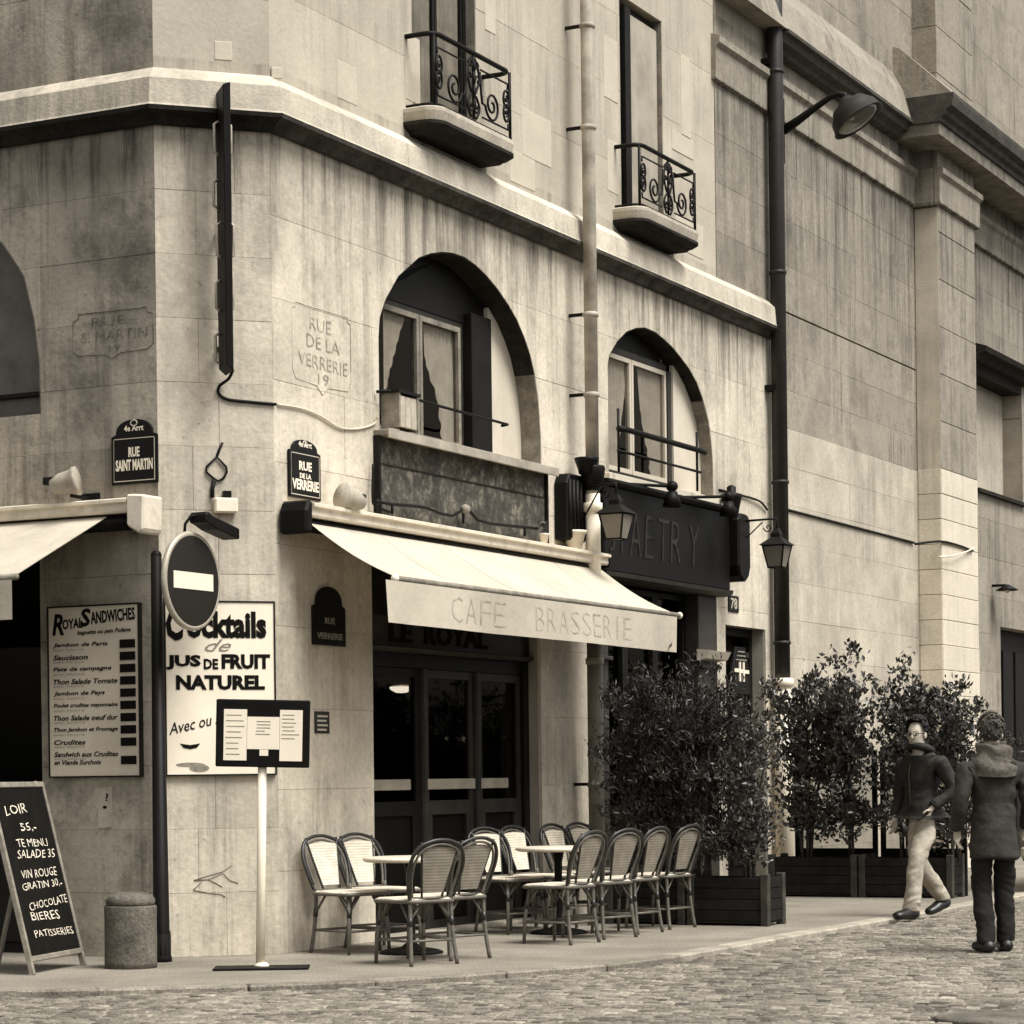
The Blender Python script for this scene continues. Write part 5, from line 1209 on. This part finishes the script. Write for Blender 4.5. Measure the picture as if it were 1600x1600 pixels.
def place_chair(x, nb, towards_street, label, jit=0.0, turn=-.42):
    """x: photo column of the middle of the chair back; nb: distance of the back from the wall"""
    s_ = R(x, 1330, nb)[0]; jit += turn
    face = nA if towards_street else nA + PI
    rz = face - PI / 2 + jit
    o = chair0 if not used[0] else copy_tree(chair0); used[0] = True
    fwd = Vector((math.cos(face + jit), math.sin(face + jit), 0)); p = R.w(s_, nb, 0) + fwd * .29
    o.location = (p.x, p.y, 0); o.rotation_euler = (0, 0, rz); o.scale = (1.05, 1.03, 1.02)
    tag(o, label, 'chair', 'woven bistro chairs outside the cafe')
CA = 'woven chair against the wall, '
place_chair(506, .16, True, CA + 'leftmost, beside the menu stand', .12)
place_chair(561, .16, True, CA + 'second from left, behind the left table', .05)
place_chair(762, .28, True, CA + 'third from left, in front of the cafe door', .02)
place_chair(806, .28, True, CA + 'just left of the right-hand table', -.02, -.20)
place_chair(868, .30, True, CA + 'mostly hidden behind the right-hand table', .03, -.20)
place_chair(908, .30, True, CA + 'last on the right by the pale drainpipe', -.02, -.20)
CS = 'woven chair on the street side, back turned, '
place_chair(684, 1.72, False, CS + 'nearest the camera at the left table', -.06)
place_chair(742, 1.72, False, CS + 'second from left at the left table', .10)
place_chair(922, 1.80, False, CS + 'first of the four by the right-hand table', .03, -.20)
place_chair(976, 1.80, False, CS + 'second of the four by the right-hand table', -.10, -.20)
place_chair(1024, 1.78, False, CS + 'third of the four, near the planter', .06, -.20)
place_chair(1074, 1.78, False, CS + 'last of the four, beside the planter', .02, -.20)
def table(x, n, label):
    s_ = R(x, 1338, n)[0]; p = R.w(s_, n, 0)
    t = Thing('cafe_table', label, 'table', None, p, 'round cafe tables')
    t.part('tabletop', MB().lathe([(0, .690), (.33, .690), (.355, .698), (.36, .710), (.355, .722), (.33, .727), (0, .727)], 36), M_tabletop)
    t.part('pedestal', MB().lathe([(.05, .02), (.035, .06), (.03, .30), (.034, .6), (.05, .68), (.12, .69)], 14), M_black)
    t.part('base', MB().lathe([(.24, .0), (.24, .015), (.20, .03), (.08, .05), (.04, .08)], 28), M_black)
table(641, .93, 'round cafe table with pale top at the left, before the door')
table(872, .98, 'round cafe table with pale top at the right, by the drainpipe')

# ------------------------------------------------------------------ planters with shrubs
def planter(s, n0, n1, label, h=.42, d=.42):
    t = Thing('planter', label, 'planter', R, (s, (n0 + n1) / 2, 0), 'wooden planters closing the terrace')
    rows = 4; hr = (h - .04) / rows
    for i in range(rows):
        z0 = .04 + i * hr
        t.part('plank', MB().box(s, s + .025, n0 + .05, n1 - .05, z0 + .003, z0 + hr - .003), M_planter, bevel=.003)
        t.part('plank', MB().box(s + d - .025, s + d, n0 + .05, n1 - .05, z0 + .003, z0 + hr - .003), M_planter, bevel=.003)
        t.part('plank', MB().box(s + .03, s + d - .03, n0, n0 + .025, z0 + .003, z0 + hr - .003), M_planter, bevel=.003)
        t.part('plank', MB().box(s + .03, s + d - .03, n1 - .025, n1, z0 + .003, z0 + hr - .003), M_planter, bevel=.003)
    for (a, b) in ((s - .01, n0 - .01), (s - .01, n1 - .06), (s + d - .06, n0 - .01), (s + d - .06, n1 - .06)):
        t.part('post', MB().box(a, a + .07, b, b + .07, 0, h + .03), M_planterp, bevel=.006)
    t.part('soil', MB().box(s + .026, s + d - .026, n0 + .026, n1 - .026, .02, h - .04), M_soil)
def shrub(s, n, ht, rad, label, nleaf, m, seed, z0=.38, low=.25, leaf=.05, lean=(0, 0), gaps=0.15, wd_=.26, cat='shrub', name='potted_shrub', group='shrubs in the terrace planters'):
    rnd = random.Random(seed); t = Thing(name, label, cat, R, (s, n, z0), group)
    tips = []; st = MB()
    for k in range(7):
        a = rnd.uniform(0, 2 * PI); r = rad * rnd.uniform(.15, .75); h = ht * rnd.uniform(.55, .95)
        p = [(s + .05 * math.cos(a), n + .05 * math.sin(a), z0), (s + r * .35 * math.cos(a), n + r * .35 * math.sin(a), z0 + h * .45), (s + r * math.cos(a) + lean[0], n + r * math.sin(a) + lean[1], z0 + h)]
        pts = rail_pts(p, 4); st.tube(pts, [.016 - .012 * i / (len(pts) - 1) for i in range(len(pts))], 5); tips += pts[3:]
        for q in range(6):
            b0 = pts[rnd.randrange(2, len(pts))]; d1 = Vector((rnd.uniform(-1, 1), rnd.uniform(-1, 1), rnd.uniform(-.1, .9))).normalized() * rad * rnd.uniform(.3, .6)
            st.tube([b0, b0 + d1 * .6 + Vector((0, 0, .02)), b0 + d1], [.006, .004, .002], 4); tips += [b0 + d1 * .5, b0 + d1 * .8, b0 + d1]
    t.part('stem', st, M_bark)
    mb = MB(); clumps = []
    for k in range(int(nleaf / 26)):
        for _ in range(20):
            b = rnd.choice(tips); c = b + Vector((rnd.gauss(0, .09), rnd.gauss(0, .09), rnd.gauss(0, .09)))
            if c.z > z0 + low * ht * rnd.uniform(.5, 1.2) and rnd.random() > gaps * (noise.noise(c * 2.4 + Vector((seed, 0, 0))) + .5): break
        clumps.append(c)
    for c in clumps:
        ax = (c - Vector((s, n, z0 + ht * .45))); ax.z += .35 * ht; ax.normalize(); sz = rnd.uniform(.05, .11)
        for q in range(26):
            p = c + Vector((rnd.gauss(0, 1), rnd.gauss(0, 1), rnd.gauss(0, 1))) * sz * .6
            d1 = (ax * .7 + Vector((rnd.gauss(0, .6), rnd.gauss(0, .6), rnd.gauss(0, .6)))).normalized(); l = leaf * rnd.uniform(.6, 1.3)
            u = d1.cross(Vector((rnd.gauss(0, 1), rnd.gauss(0, 1), rnd.gauss(0, 1)))).normalized() * l * wd_; nn = d1.cross(u).normalized() * l * .10
            mb.add([p, p + d1 * l * .5 + u + nn, p + d1 * l, p + d1 * l * .5 - u + nn], [(0, 1, 2), (0, 2, 3)])
    t.part('crown', mb, m, recalc=False)
PS1, PS2 = 4.15, 9.05
planter(PS1, .80, 1.54, 'dark wooden planter at the near end of the terrace, against the wall side')
planter(PS1, 1.58, 2.32, 'dark wooden planter at the near end of the terrace, on the kerb side')
planter(PS2, .45, 1.42, 'dark wooden planter at the far end of the terrace, against the church wall')
planter(PS2, 1.46, 2.46, 'dark wooden planter at the far end of the terrace, on the kerb side')
shrub(PS1 + .2, 0.95, 1.78, .34, 'dense dark conifer in the near planter, leftmost, behind the chairs', 7000, M_leaf, 1, low=.02, wd_=.13, leaf=.065)
shrub(PS1 + .2, 1.30, 1.88, .38, 'dense dark conifer in the near planter, second from left', 7500, M_leaf, 2, low=.04, wd_=.13, leaf=.065)
shrub(PS1 + .2, 1.66, 1.86, .36, 'dense dark conifer in the near planter, before the emblem sign', 7000, M_leaf, 3, low=.12, wd_=.13, leaf=.065)
shrub(PS1 + .2, 2.08, 1.55, .34, 'open leafy shrub at the kerb end of the near planter', 4200, M_leaf2, 4, low=.12, gaps=.7)
shrub(PS1 + 1.0, .95, 2.0, .42, 'dark conifer half hidden behind the near planter row', 6500, M_leaf, 15, z0=.30, low=.02, wd_=.13, leaf=.065)
shrub(PS2 + .2, .80, 1.98, .56, 'leafy shrub in the far planter nearest the tall pipe', 4600, M_leaf2, 5, low=.08, leaf=.07, gaps=.7)
shrub(PS2 + .2, 1.34, 2.10, .62, 'tall leafy shrub in the middle of the far planters', 5200, M_leaf2, 6, low=.08, leaf=.07, gaps=.7)
shrub(PS2 + .2, 1.90, 2.06, .60, 'leafy shrub in the far planter behind the walking man', 5200, M_leaf2, 7, low=.08, leaf=.07, gaps=.7)
shrub(PS2 + .2, 2.42, 1.85, .52, 'leafy shrub at the kerb end of the far planters', 4600, M_leaf2, 8, low=.06, leaf=.07, gaps=.6)
# the terrace windbreak between the planters: glazed panels in dark posts
for i, (a, b) in enumerate(((.55, 1.48), (1.52, 2.46))):
    t = Thing('windbreak', 'glazed windbreak panel behind the far planter, %s side' % ('wall' if i == 0 else 'kerb'), 'screen', R, (PS2 + .5, a, 0), 'terrace windbreak panels')
    sN = PS2 + .52
    t.part('frame', MB().box(sN, sN + .05, a, a + .05, 0, 1.55).box(sN, sN + .05, b - .05, b, 0, 1.55).box(sN, sN + .05, a + .05, b - .05, 1.50, 1.55).box(sN, sN + .05, a + .05, b - .05, .45, .50), M_dark, bevel=.004)
    t.part('pane', MB().box(sN + .022, sN + .028, a + .05, b - .05, .50, 1.50), M_glass)
    t.part('lower_panel', MB().box(sN + .02, sN + .03, a + .05, b - .05, .02, .45), M_dark)

# ------------------------------------------------------------------ the van parked beyond
vs0 = 10.6; vn0, vn1 = 2.75, 4.45
t = Thing('parked_van', 'dark van with a pale roof parked at the kerb behind the two men', 'van', R, (vs0, (vn0 + vn1) / 2, -.1))
bodyp = [(vs0, .35), (vs0 + .02, 1.0), (vs0 + .10, 1.60), (vs0 + 3.3, 1.60), (vs0 + 3.75, 1.05), (vs0 + 4.3, .92), (vs0 + 4.42, .6), (vs0 + 4.4, .30), (vs0 + .1, .28)]
mb = MB(); k = len(bodyp); mb.add([(q[0], vn0 + (.10 if q[1] > 1.2 else 0), q[1]) for q in bodyp] + [(q[0], vn1 - (.10 if q[1] > 1.2 else 0), q[1]) for q in bodyp], [tuple(range(k)), tuple(range(2 * k - 1, k - 1, -1))] + [(i, (i + 1) % k, k + (i + 1) % k, k + i) for i in range(k)])
t.part('body', mb, M_vandark, bevel=.05)
t.part('roof', MB().box(vs0 + .06, vs0 + 3.3, vn0 + .09, vn1 - .09, 1.605, 1.80), M_vanwhite, bevel=.05)
t.part('rear_window', MB().box(vs0 + .03, vs0 + .06, vn0 + .22, vn1 - .22, 1.08, 1.50), M_bulb, bevel=.01)
t.part('bumper', MB().box(vs0 - .08, vs0 + .05, vn0 + .02, vn1 - .02, .36, .50), M_steel, bevel=.03)
for a in (vn0 + .05, vn1 - .23): t.part('tail_light', MB().box(vs0 - .012, vs0 + .02, a, a + .16, .62, .92), M_frost, bevel=.01)
t.part('number_plate', MB().box(vs0 - .015, vs0 + .01, (vn0 + vn1) / 2 - .26, (vn0 + vn1) / 2 + .26, .56, .67), M_panelgrey)
for (a, b) in ((vs0 + .8, vn0 + .02), (vs0 + 3.5, vn0 + .02), (vs0 + .8, vn1 - .20), (vs0 + 3.5, vn1 - .20)):
    w_ = t.part('wheel', MB().tube([(a, b, .20), (a, b + .18, .20)], .30, 22), M_tyre)
    t.part('rim', MB().tube([(a, b - .006, .20), (a, b + .186, .20)], .17, 16), M_steel, w_)
# small wall lantern by the church door
q = R(1566, 920, .15); t = Thing('wall_lantern', 'small dark lamp beside the church door at the right edge', 'lamp', R, (q[0], 0, q[1]))
t.part('bracket', MB().tube([(q[0], 0, q[1] + .05), (q[0], .2, q[1] + .05)], .02, 6), M_iron)
t.part('shade', MB().lathe([(.02, .06), (.16, -.02), (.15, -.03), (.0, .0)], 14, (q[0], .22, q[1])), M_dark)
t.part('bulb', MB().ball((q[0], .22, q[1] - .03), .04, 8, 6), M_white)

# ------------------------------------------------------------------ the two men
def skin_mesh(name, V, E, root, m, T, parent=None, sub=2, disp=0.0, dsc=9.0, label=None):
    names = list(V); idx = {q: i for i, q in enumerate(names)}
    me = bpy.data.meshes.new(name); me.from_pydata([V[q][0] for q in names], [(idx[a], idx[b]) for a, b in E], [])
    o = bpy.data.objects.new(name, me); COL.objects.link(o)
    md = o.modifiers.new('skin', 'SKIN'); md.use_smooth_shade = True; md.branch_smoothing = .6
    for q in names:
        r = V[q][1]; me.skin_vertices[0].data[idx[q]].radius = r if isinstance(r, tuple) else (r, r)
    me.skin_vertices[0].data[idx[root]].use_root = True
    sb = o.modifiers.new('sub', 'SUBSURF'); sb.levels = sub; sb.render_levels = sub
    bpy.context.view_layer.update(); dg = bpy.context.evaluated_depsgraph_get(); me2 = bpy.data.meshes.new_from_object(o.evaluated_get(dg))
    o.modifiers.clear(); o.data = me2; me2.materials.clear(); me2.materials.append(m)
    for p in me2.polygons: p.use_smooth = True
    if disp:
        for v in me2.vertices:
            q = v.co; cr = 1 - abs(noise.noise(Vector((q.x * 7 + 3, q.y * 7, q.z * 17 + q.x * 9)))) * 2.6
            v.co += v.normal * disp * (.7 * noise.noise(q * dsc) + .55 * max(cr, -.6) * (.6 + noise.noise(q * 4)) - .1)
    o.parent = parent or T.o
    if label: o['label'] = label
    return o
def hand(V, E, wrist, key, d, side, palm=Vector((0, 0, 1)), curl=.35):
    """fingers along d from the wrist; side: direction of the thumb"""
    d = d.normalized(); side = (side - d * side.dot(d)).normalized(); pn = d.cross(side).normalized()
    w0 = Vector(V[wrist][0]); V[key + 'p'] = (tuple(w0 + d * .05), (.040, .018)); E.append((wrist, key + 'p'))
    V[key + 'k'] = (tuple(w0 + d * .09), (.040, .016)); E.append((key + 'p', key + 'k'))
    for i, (off, l) in enumerate(((.030, .072), (.010, .080), (-.010, .075), (-.029, .058))):
        b = w0 + d * .095 + side * off; dd = (d * math.cos(curl) + pn * math.sin(curl)); d3 = (d * math.cos(curl * 2.4) + pn * math.sin(curl * 2.4))
        q1 = b + dd * l * .5; q2 = q1 + d3 * l * .5
        V['%sf%da' % (key, i)] = (tuple(b), .010); V['%sf%db' % (key, i)] = (tuple(q1), .0090); V['%sf%dc' % (key, i)] = (tuple(q2), .0075)
        E += [(key + 'k', '%sf%da' % (key, i)), ('%sf%da' % (key, i), '%sf%db' % (key, i)), ('%sf%db' % (key, i), '%sf%dc' % (key, i))]
    q1 = w0 + d * .045 + side * .05; q2 = q1 + (d * .8 + side * .3 + pn * .3).normalized() * .045
    V[key + 't1'] = (tuple(q1), .011); V[key + 't2'] = (tuple(q2), .009); E += [(key + 'p', key + 't1'), (key + 't1', key + 't2')]
def man(name_label, org, rz, J, hairm, jacketm, trousm, extras):
    """J: joints in the man's own frame (faces +y, z up)"""
    T = Thing('person', name_label, 'person', None, org, rz=rz)
    g = lambda q: Vector(J[q])
    V = {}; E = []
    hd = g('head'); nk = g('neck')
    hy = J['turn']; fw = Vector((math.sin(-hy), math.cos(hy), 0)); sw = Vector((fw.y, -fw.x, 0))
    for q, r in (('pel', (.14, .10)), ('wst', (.13, .095)), ('chs', (.14, .095)), ('upc', (.085, .062))): V[q] = (tuple(g(q)), r)
    V['upc'] = (tuple(g('upc') + Vector((0, 0, -.05))), (.085, .062)); V['neck'] = (tuple(nk), .060); V['jaw'] = (tuple(hd + Vector((0, 0, -.075)) + fw * .012), (.060, .072)); V['mid'] = (tuple(hd), (.074, .092)); V['top'] = (tuple(hd + Vector((0, 0, .065)) - fw * .01), (.066, .080)); V['crn'] = (tuple(hd + Vector((0, 0, .105)) - fw * .01), (.035, .045))
    E += [('pel', 'wst'), ('wst', 'chs'), ('chs', 'upc'), ('upc', 'neck'), ('neck', 'jaw'), ('jaw', 'mid'), ('mid', 'top'), ('top', 'crn')]
    for sd in 'lr':
        for q, r in (('hip', .066), ('knee', .050), ('ank', .038)): V[sd + q] = (tuple(g(sd + q)), r)
        V[sd + 'ft'] = (tuple(g(sd + 'toe')), (.038, .028)); E += [('pel', sd + 'hip'), (sd + 'hip', sd + 'knee'), (sd + 'knee', sd + 'ank'), (sd + 'ank', sd + 'ft')]
        for q, r in (('sho', .040), ('elb', .036), ('wri', .027)): V[sd + q] = (tuple(g(sd + q)), r)
        E += [('upc', sd + 'sho'), (sd + 'sho', sd + 'elb'), (sd + 'elb', sd + 'wri')]
        hand(V, E, sd + 'wri', sd, Vector(J[sd + 'dir']) if sd + 'dir' in J else g(sd + 'wri') - g(sd + 'elb'), Vector(J[sd + 'thumb']))
    body = skin_mesh('body', V, E, 'pel', M_skin, T)
    # face
    f0 = hd + Vector((0, 0, -.015))
    ey = MB()
    for sg in (-1, 1): T.part('eye', MB().ball(tuple(f0 + fw * .080 + sw * sg * .031 + Vector((0, 0, .010))), (.013, .010, .008), 8, 6), M_hair, body)
    T.part('nose', MB().tube([f0 + fw * .080 + Vector((0, 0, .012)), f0 + fw * .105 + Vector((0, 0, -.028)), f0 + fw * .085 + Vector((0, 0, -.036))], [.009, .015, .010], 8), M_skin, body)
    T.part('mouth', MB().tube([f0 + fw * .078 - sw * .022 + Vector((0, 0, -.062)), f0 + fw * .088 + Vector((0, 0, -.060)), f0 + fw * .078 + sw * .022 + Vector((0, 0, -.062))], .006, 6), mat('lips', .22, var=0, fine=0), body)
    er = MB()
    for sg in (-1, 1): T.part('ear', MB().ball(tuple(hd + sw * sg * .077 - fw * .005 + Vector((0, 0, -.02))), (.012, .02, .032), 8, 6), M_skin, body)
    # hair cap: upper and rear of the skull, uneven
    hb = MB(); rnd = random.Random(9); n_, m_ = 20, 10
    vs = []; fs = []
    for i in range(m_ + 1):
        for j in range(n_):
            a = 2 * PI * j / n_; front = math.cos(a)
            low_ = J.get('hairline', .62) if front > .35 else (1.05 if abs(front) <= .35 else 1.52)
            b = low_ * PI / 2 * i / m_ * 1.0; r_ = 1.0 + .12 * noise.noise(Vector((a * 2, b * 3, 1)))
            p = hd + Vector((0, 0, .030)) - fw * .012 + (fw * math.cos(a) * .108 + sw * math.sin(a) * .094) * math.sin(b) * r_ + Vector((0, 0, .122)) * math.cos(b) * r_
            vs.append(p)
    for i in range(m_):
        for j in range(n_): fs.append((i * n_ + j, i * n_ + (j + 1) % n_, (i + 1) * n_ + (j + 1) % n_, (i + 1) * n_ + j))
    T.part('hair', MB().add(vs, fs, True), hairm)
    tf = MB(); rt = random.Random(21)
    for k in range(150):
        a = rt.uniform(0, 2 * PI); fr_ = math.cos(a); b = rt.uniform(0, 1.0) * (J.get('hairline', .62) if fr_ > .35 else (1.0 if abs(fr_) <= .35 else 1.42)) * PI / 2
        dv = (fw * math.cos(a) * .108 + sw * math.sin(a) * .094) * math.sin(b) + Vector((0, 0, .122)) * math.cos(b); p0 = hd + Vector((0, 0, .030)) - fw * .012 + dv * 1.0
        tg = Vector((rt.gauss(0, 1), rt.gauss(0, 1), -1.0)); tg = (tg - dv.normalized() * tg.dot(dv.normalized())).normalized()
        tf.tube([p0 - tg * .012, p0 + dv.normalized() * .012, p0 + tg * .022 + dv.normalized() * .004], [.007, .008, .002], 4)
    T.part('hair_locks', tf, hairm)
    # jacket
    V = {}; E = []
    hem = J['hem']
    V['hem'] = (tuple(g('pel') + Vector((0, 0, hem))), J.get('hemr', (.185, .145))); V['wst'] = (tuple(g('wst')), (.175, .14)); V['chs'] = (tuple(g('chs')), (.192, .148)); V['upc'] = (tuple(g('upc') + Vector((0, 0, .01))), (.165, .120)); V['col'] = (tuple(nk + Vector((0, 0, -.03))), (.104, .100)); V['hm2'] = (tuple(g('pel') + Vector((0, 0, hem - .02))), J.get('hemr', (.185, .145)))
    E = [('hm2', 'hem'), ('hem', 'wst'), ('wst', 'chs'), ('chs', 'upc'), ('upc', 'col')]
    for sd in 'lr':
        s0_, e0_, w0_ = g(sd + 'sho'), g(sd + 'elb'), g(sd + 'wri')
        V[sd + 'sho'] = (tuple(s0_ * 1.0 + Vector((0, 0, -.015))), .098); V[sd + 'ua'] = (tuple(s0_.lerp(e0_, .5)), .076); V[sd + 'elb'] = (tuple(e0_), .068); V[sd + 'fa'] = (tuple(e0_.lerp(w0_, .5)), .060); V[sd + 'cuf'] = (tuple(e0_.lerp(w0_, .94)), .050); V[sd + 'cu2'] = (tuple(e0_.lerp(w0_, .99)), .046)
        E += [('upc', sd + 'sho'), (sd + 'sho', sd + 'ua'), (sd + 'ua', sd + 'elb'), (sd + 'elb', sd + 'fa'), (sd + 'fa', sd + 'cuf'), (sd + 'cuf', sd + 'cu2')]
    skin_mesh('jacket', V, E, 'chs', jacketm, T, sub=3, disp=.024, dsc=7)
    # trousers
    V = {'pel': (tuple(g('pel') + Vector((0, 0, .03))), (.155, .12)), 'crt': (tuple(g('pel') + Vector((0, 0, -.06))), (.13, .11))}; E = [('pel', 'crt')]
    for sd in 'lr':
        h0, k0, a0 = g(sd + 'hip'), g(sd + 'knee'), g(sd + 'ank')
        V[sd + 'h'] = (tuple(h0 + Vector((0, 0, -.06))), .100); V[sd + 'th'] = (tuple(h0.lerp(k0, .55)), .090); V[sd + 'k'] = (tuple(k0), .080); V[sd + 'c'] = (tuple(k0.lerp(a0, .5)), .076); V[sd + 'a'] = (tuple(a0 + Vector((0, 0, .0))), .074); V[sd + 'b'] = (tuple(a0 + Vector((0, 0, -.02))), .074)
        E += [('crt', sd + 'h'), (sd + 'h', sd + 'th'), (sd + 'th', sd + 'k'), (sd + 'k', sd + 'c'), (sd + 'c', sd + 'a'), (sd + 'a', sd + 'b')]
    skin_mesh('trousers', V, E, 'pel', trousm, T, sub=3, disp=.015, dsc=8)
    for sd in 'lr':
        a0, t0 = g(sd + 'ank'), g(sd + 'toe'); dr_ = (t0 - a0); dr_.z = 0; dr_.normalize(); sl = J.get(sd + 'pitch', 0.0)
        V = {'h0': (tuple(a0 - dr_ * .085 + Vector((0, 0, -.055))), (.030, .026)), 'h': (tuple(a0 - dr_ * .055 + Vector((0, 0, -.045))), (.050, .046)), 'a': (tuple(a0 + Vector((0, 0, -.02))), (.056, .060)), 'm': (tuple(a0.lerp(t0, .55) + Vector((0, 0, -.014))), (.060, .050)), 't': (tuple(t0 + dr_ * .04 + Vector((0, 0, .003))), (.056, .040)), 't1': (tuple(t0 + dr_ * .085 + Vector((0, 0, -.004))), (.036, .028))}
        skin_mesh('shoe', V, [('h0', 'h'), ('h', 'a'), ('a', 'm'), ('m', 't'), ('t', 't1')], 'a', M_shoe, T)
    extras(T, J, hd, nk, fw, sw, body)
    T.o.scale = J['scale']
    return T
# walking man: faces left and a little towards us, left hand in the jacket pocket
JA = dict(scale=(1.05, 1.05, 1.045), pel=(0, 0, .93), wst=(0, .01, 1.08), chs=(0, .02, 1.26), upc=(0, .02, 1.40), neck=(0, .03, 1.50), head=(0, .06, 1.622), turn=.35,
          lhip=(-.09, .0, .90), lknee=(-.10, .19, .50), lank=(-.09, .25, .105), ltoe=(-.10, .39, .055), rhip=(.09, 0, .90), rknee=(.08, -.03, .50), rank=(.08, -.33, .17), rtoe=(.08, -.21, .06),
          lsho=(-.20, .0, 1.40), lelb=(-.285, -.10, 1.13), lwri=(-.19, .07, .985), ldir=(.35, .25, -1), lthumb=(0, 1, .3), rsho=(.20, .0, 1.40), relb=(.265, -.03, 1.13), rwri=(.25, .07, .90), rdir=(0, .12, -1), rthumb=(-.3, 1, .1), hem=-.04, hemr=(.20, .16), hairline=.55)
def extra_a(T, J, hd, nk, fw, sw, body):
    gl = MB(); f0 = hd + Vector((0, 0, -.005))
    for sg in (-1, 1):
        c = f0 + fw * .098 + sw * sg * .034
        gl.tube([c + sw * .025 * math.cos(a * PI / 8) + Vector((0, 0, .019 * math.sin(a * PI / 8))) for a in range(16)], .0032, 5, True)
        gl.tube([c + sw * sg * .025, hd + sw * sg * .082 + fw * .0 + Vector((0, 0, .0))], .003, 5)
    gl.tube([f0 + fw * .1 - sw * .009, f0 + fw * .1 + sw * .009], .003, 5)
    T.part('glasses', gl, M_black)
    T.part('collar', MB().tube([nk + Vector((.10 * math.cos(a * PI / 10), .085 * math.sin(a * PI / 10) - .02, -.015 + .03 * math.cos(a * PI / 10 + PI / 2) * -1)) for a in range(20)], .034, 8, True), M_jacket)
    T.part('zip', MB().tube([nk + Vector((0, .10, -.06)), Vector((.0, .165, 1.25)), Vector((0, .150, 1.06)), Vector((0, .15, .93))], .008, 5), M_mull)
pa = ground(1443, 1437, -.03)
man('man in glasses with dark jacket and pale trousers walking along the kerb', pa, math.radians(128), JA, M_hair, M_jacket, M_trous, extra_a)
# man seen from behind: grey parka with hood, dark trousers
JB = dict(scale=(1.0, 1.0, .985), pel=(0, 0, .94), wst=(0, .0, 1.08), chs=(0, .0, 1.26), upc=(0, .01, 1.42), neck=(0, .02, 1.52), head=(0, .04, 1.655), turn=-.25,
          lhip=(-.09, .0, .90), lknee=(-.09, .04, .50), lank=(-.08, -.06, .09), ltoe=(-.09, .10, .04), rhip=(.09, 0, .90), rknee=(.09, .05, .50), rank=(.09, .03, .09), rtoe=(.11, .18, .04),
          lsho=(-.195, .0, 1.42), ldir=(.05, .2, -1), rdir=(-.05, .2, -1), lelb=(-.265, -.06, 1.15), lwri=(-.26, .06, .93), lthumb=(.4, 1, .2), rsho=(.195, .0, 1.42), relb=(.265, -.06, 1.15), rwri=(.255, .06, .93), rthumb=(-.4, 1, .2), hem=-.22, hemr=(.205, .165), hairline=.62)
def extra_b(T, J, hd, nk, fw, sw, body):
    def hoodf(u, v):
        a = 2 * PI * u; bk = .5 - .5 * math.sin(a)                       # 1 at the back
        rr = .070 + (.070 + .055 * bk) * v; fold = .013 * math.sin(v * 17 + 2.5 * noise.noise(Vector((math.cos(a) * 1.5, math.sin(a) * 1.5, v)))) * (v > .08)
        zz = .045 - .015 * bk + .055 * math.sin(PI * min(v * 1.25, 1)) - (.17 + .05 * bk) * v ** 1.6
        q = nk + Vector((rr * 1.05 * math.cos(a), rr * .92 * math.sin(a) - .025 * v, zz)); return q + Vector((math.cos(a) * fold, math.sin(a) * fold, fold * .8))
    T.part('hood', MB().grid(hoodf, 40, 22), M_hoodm)
pb_ = ground(1555, 1488, -.03)
man('man seen from behind in a dark hooded parka at the right edge', pb_, math.radians(6), JB, M_hairg, M_jacket2, M_trous2, extra_b)
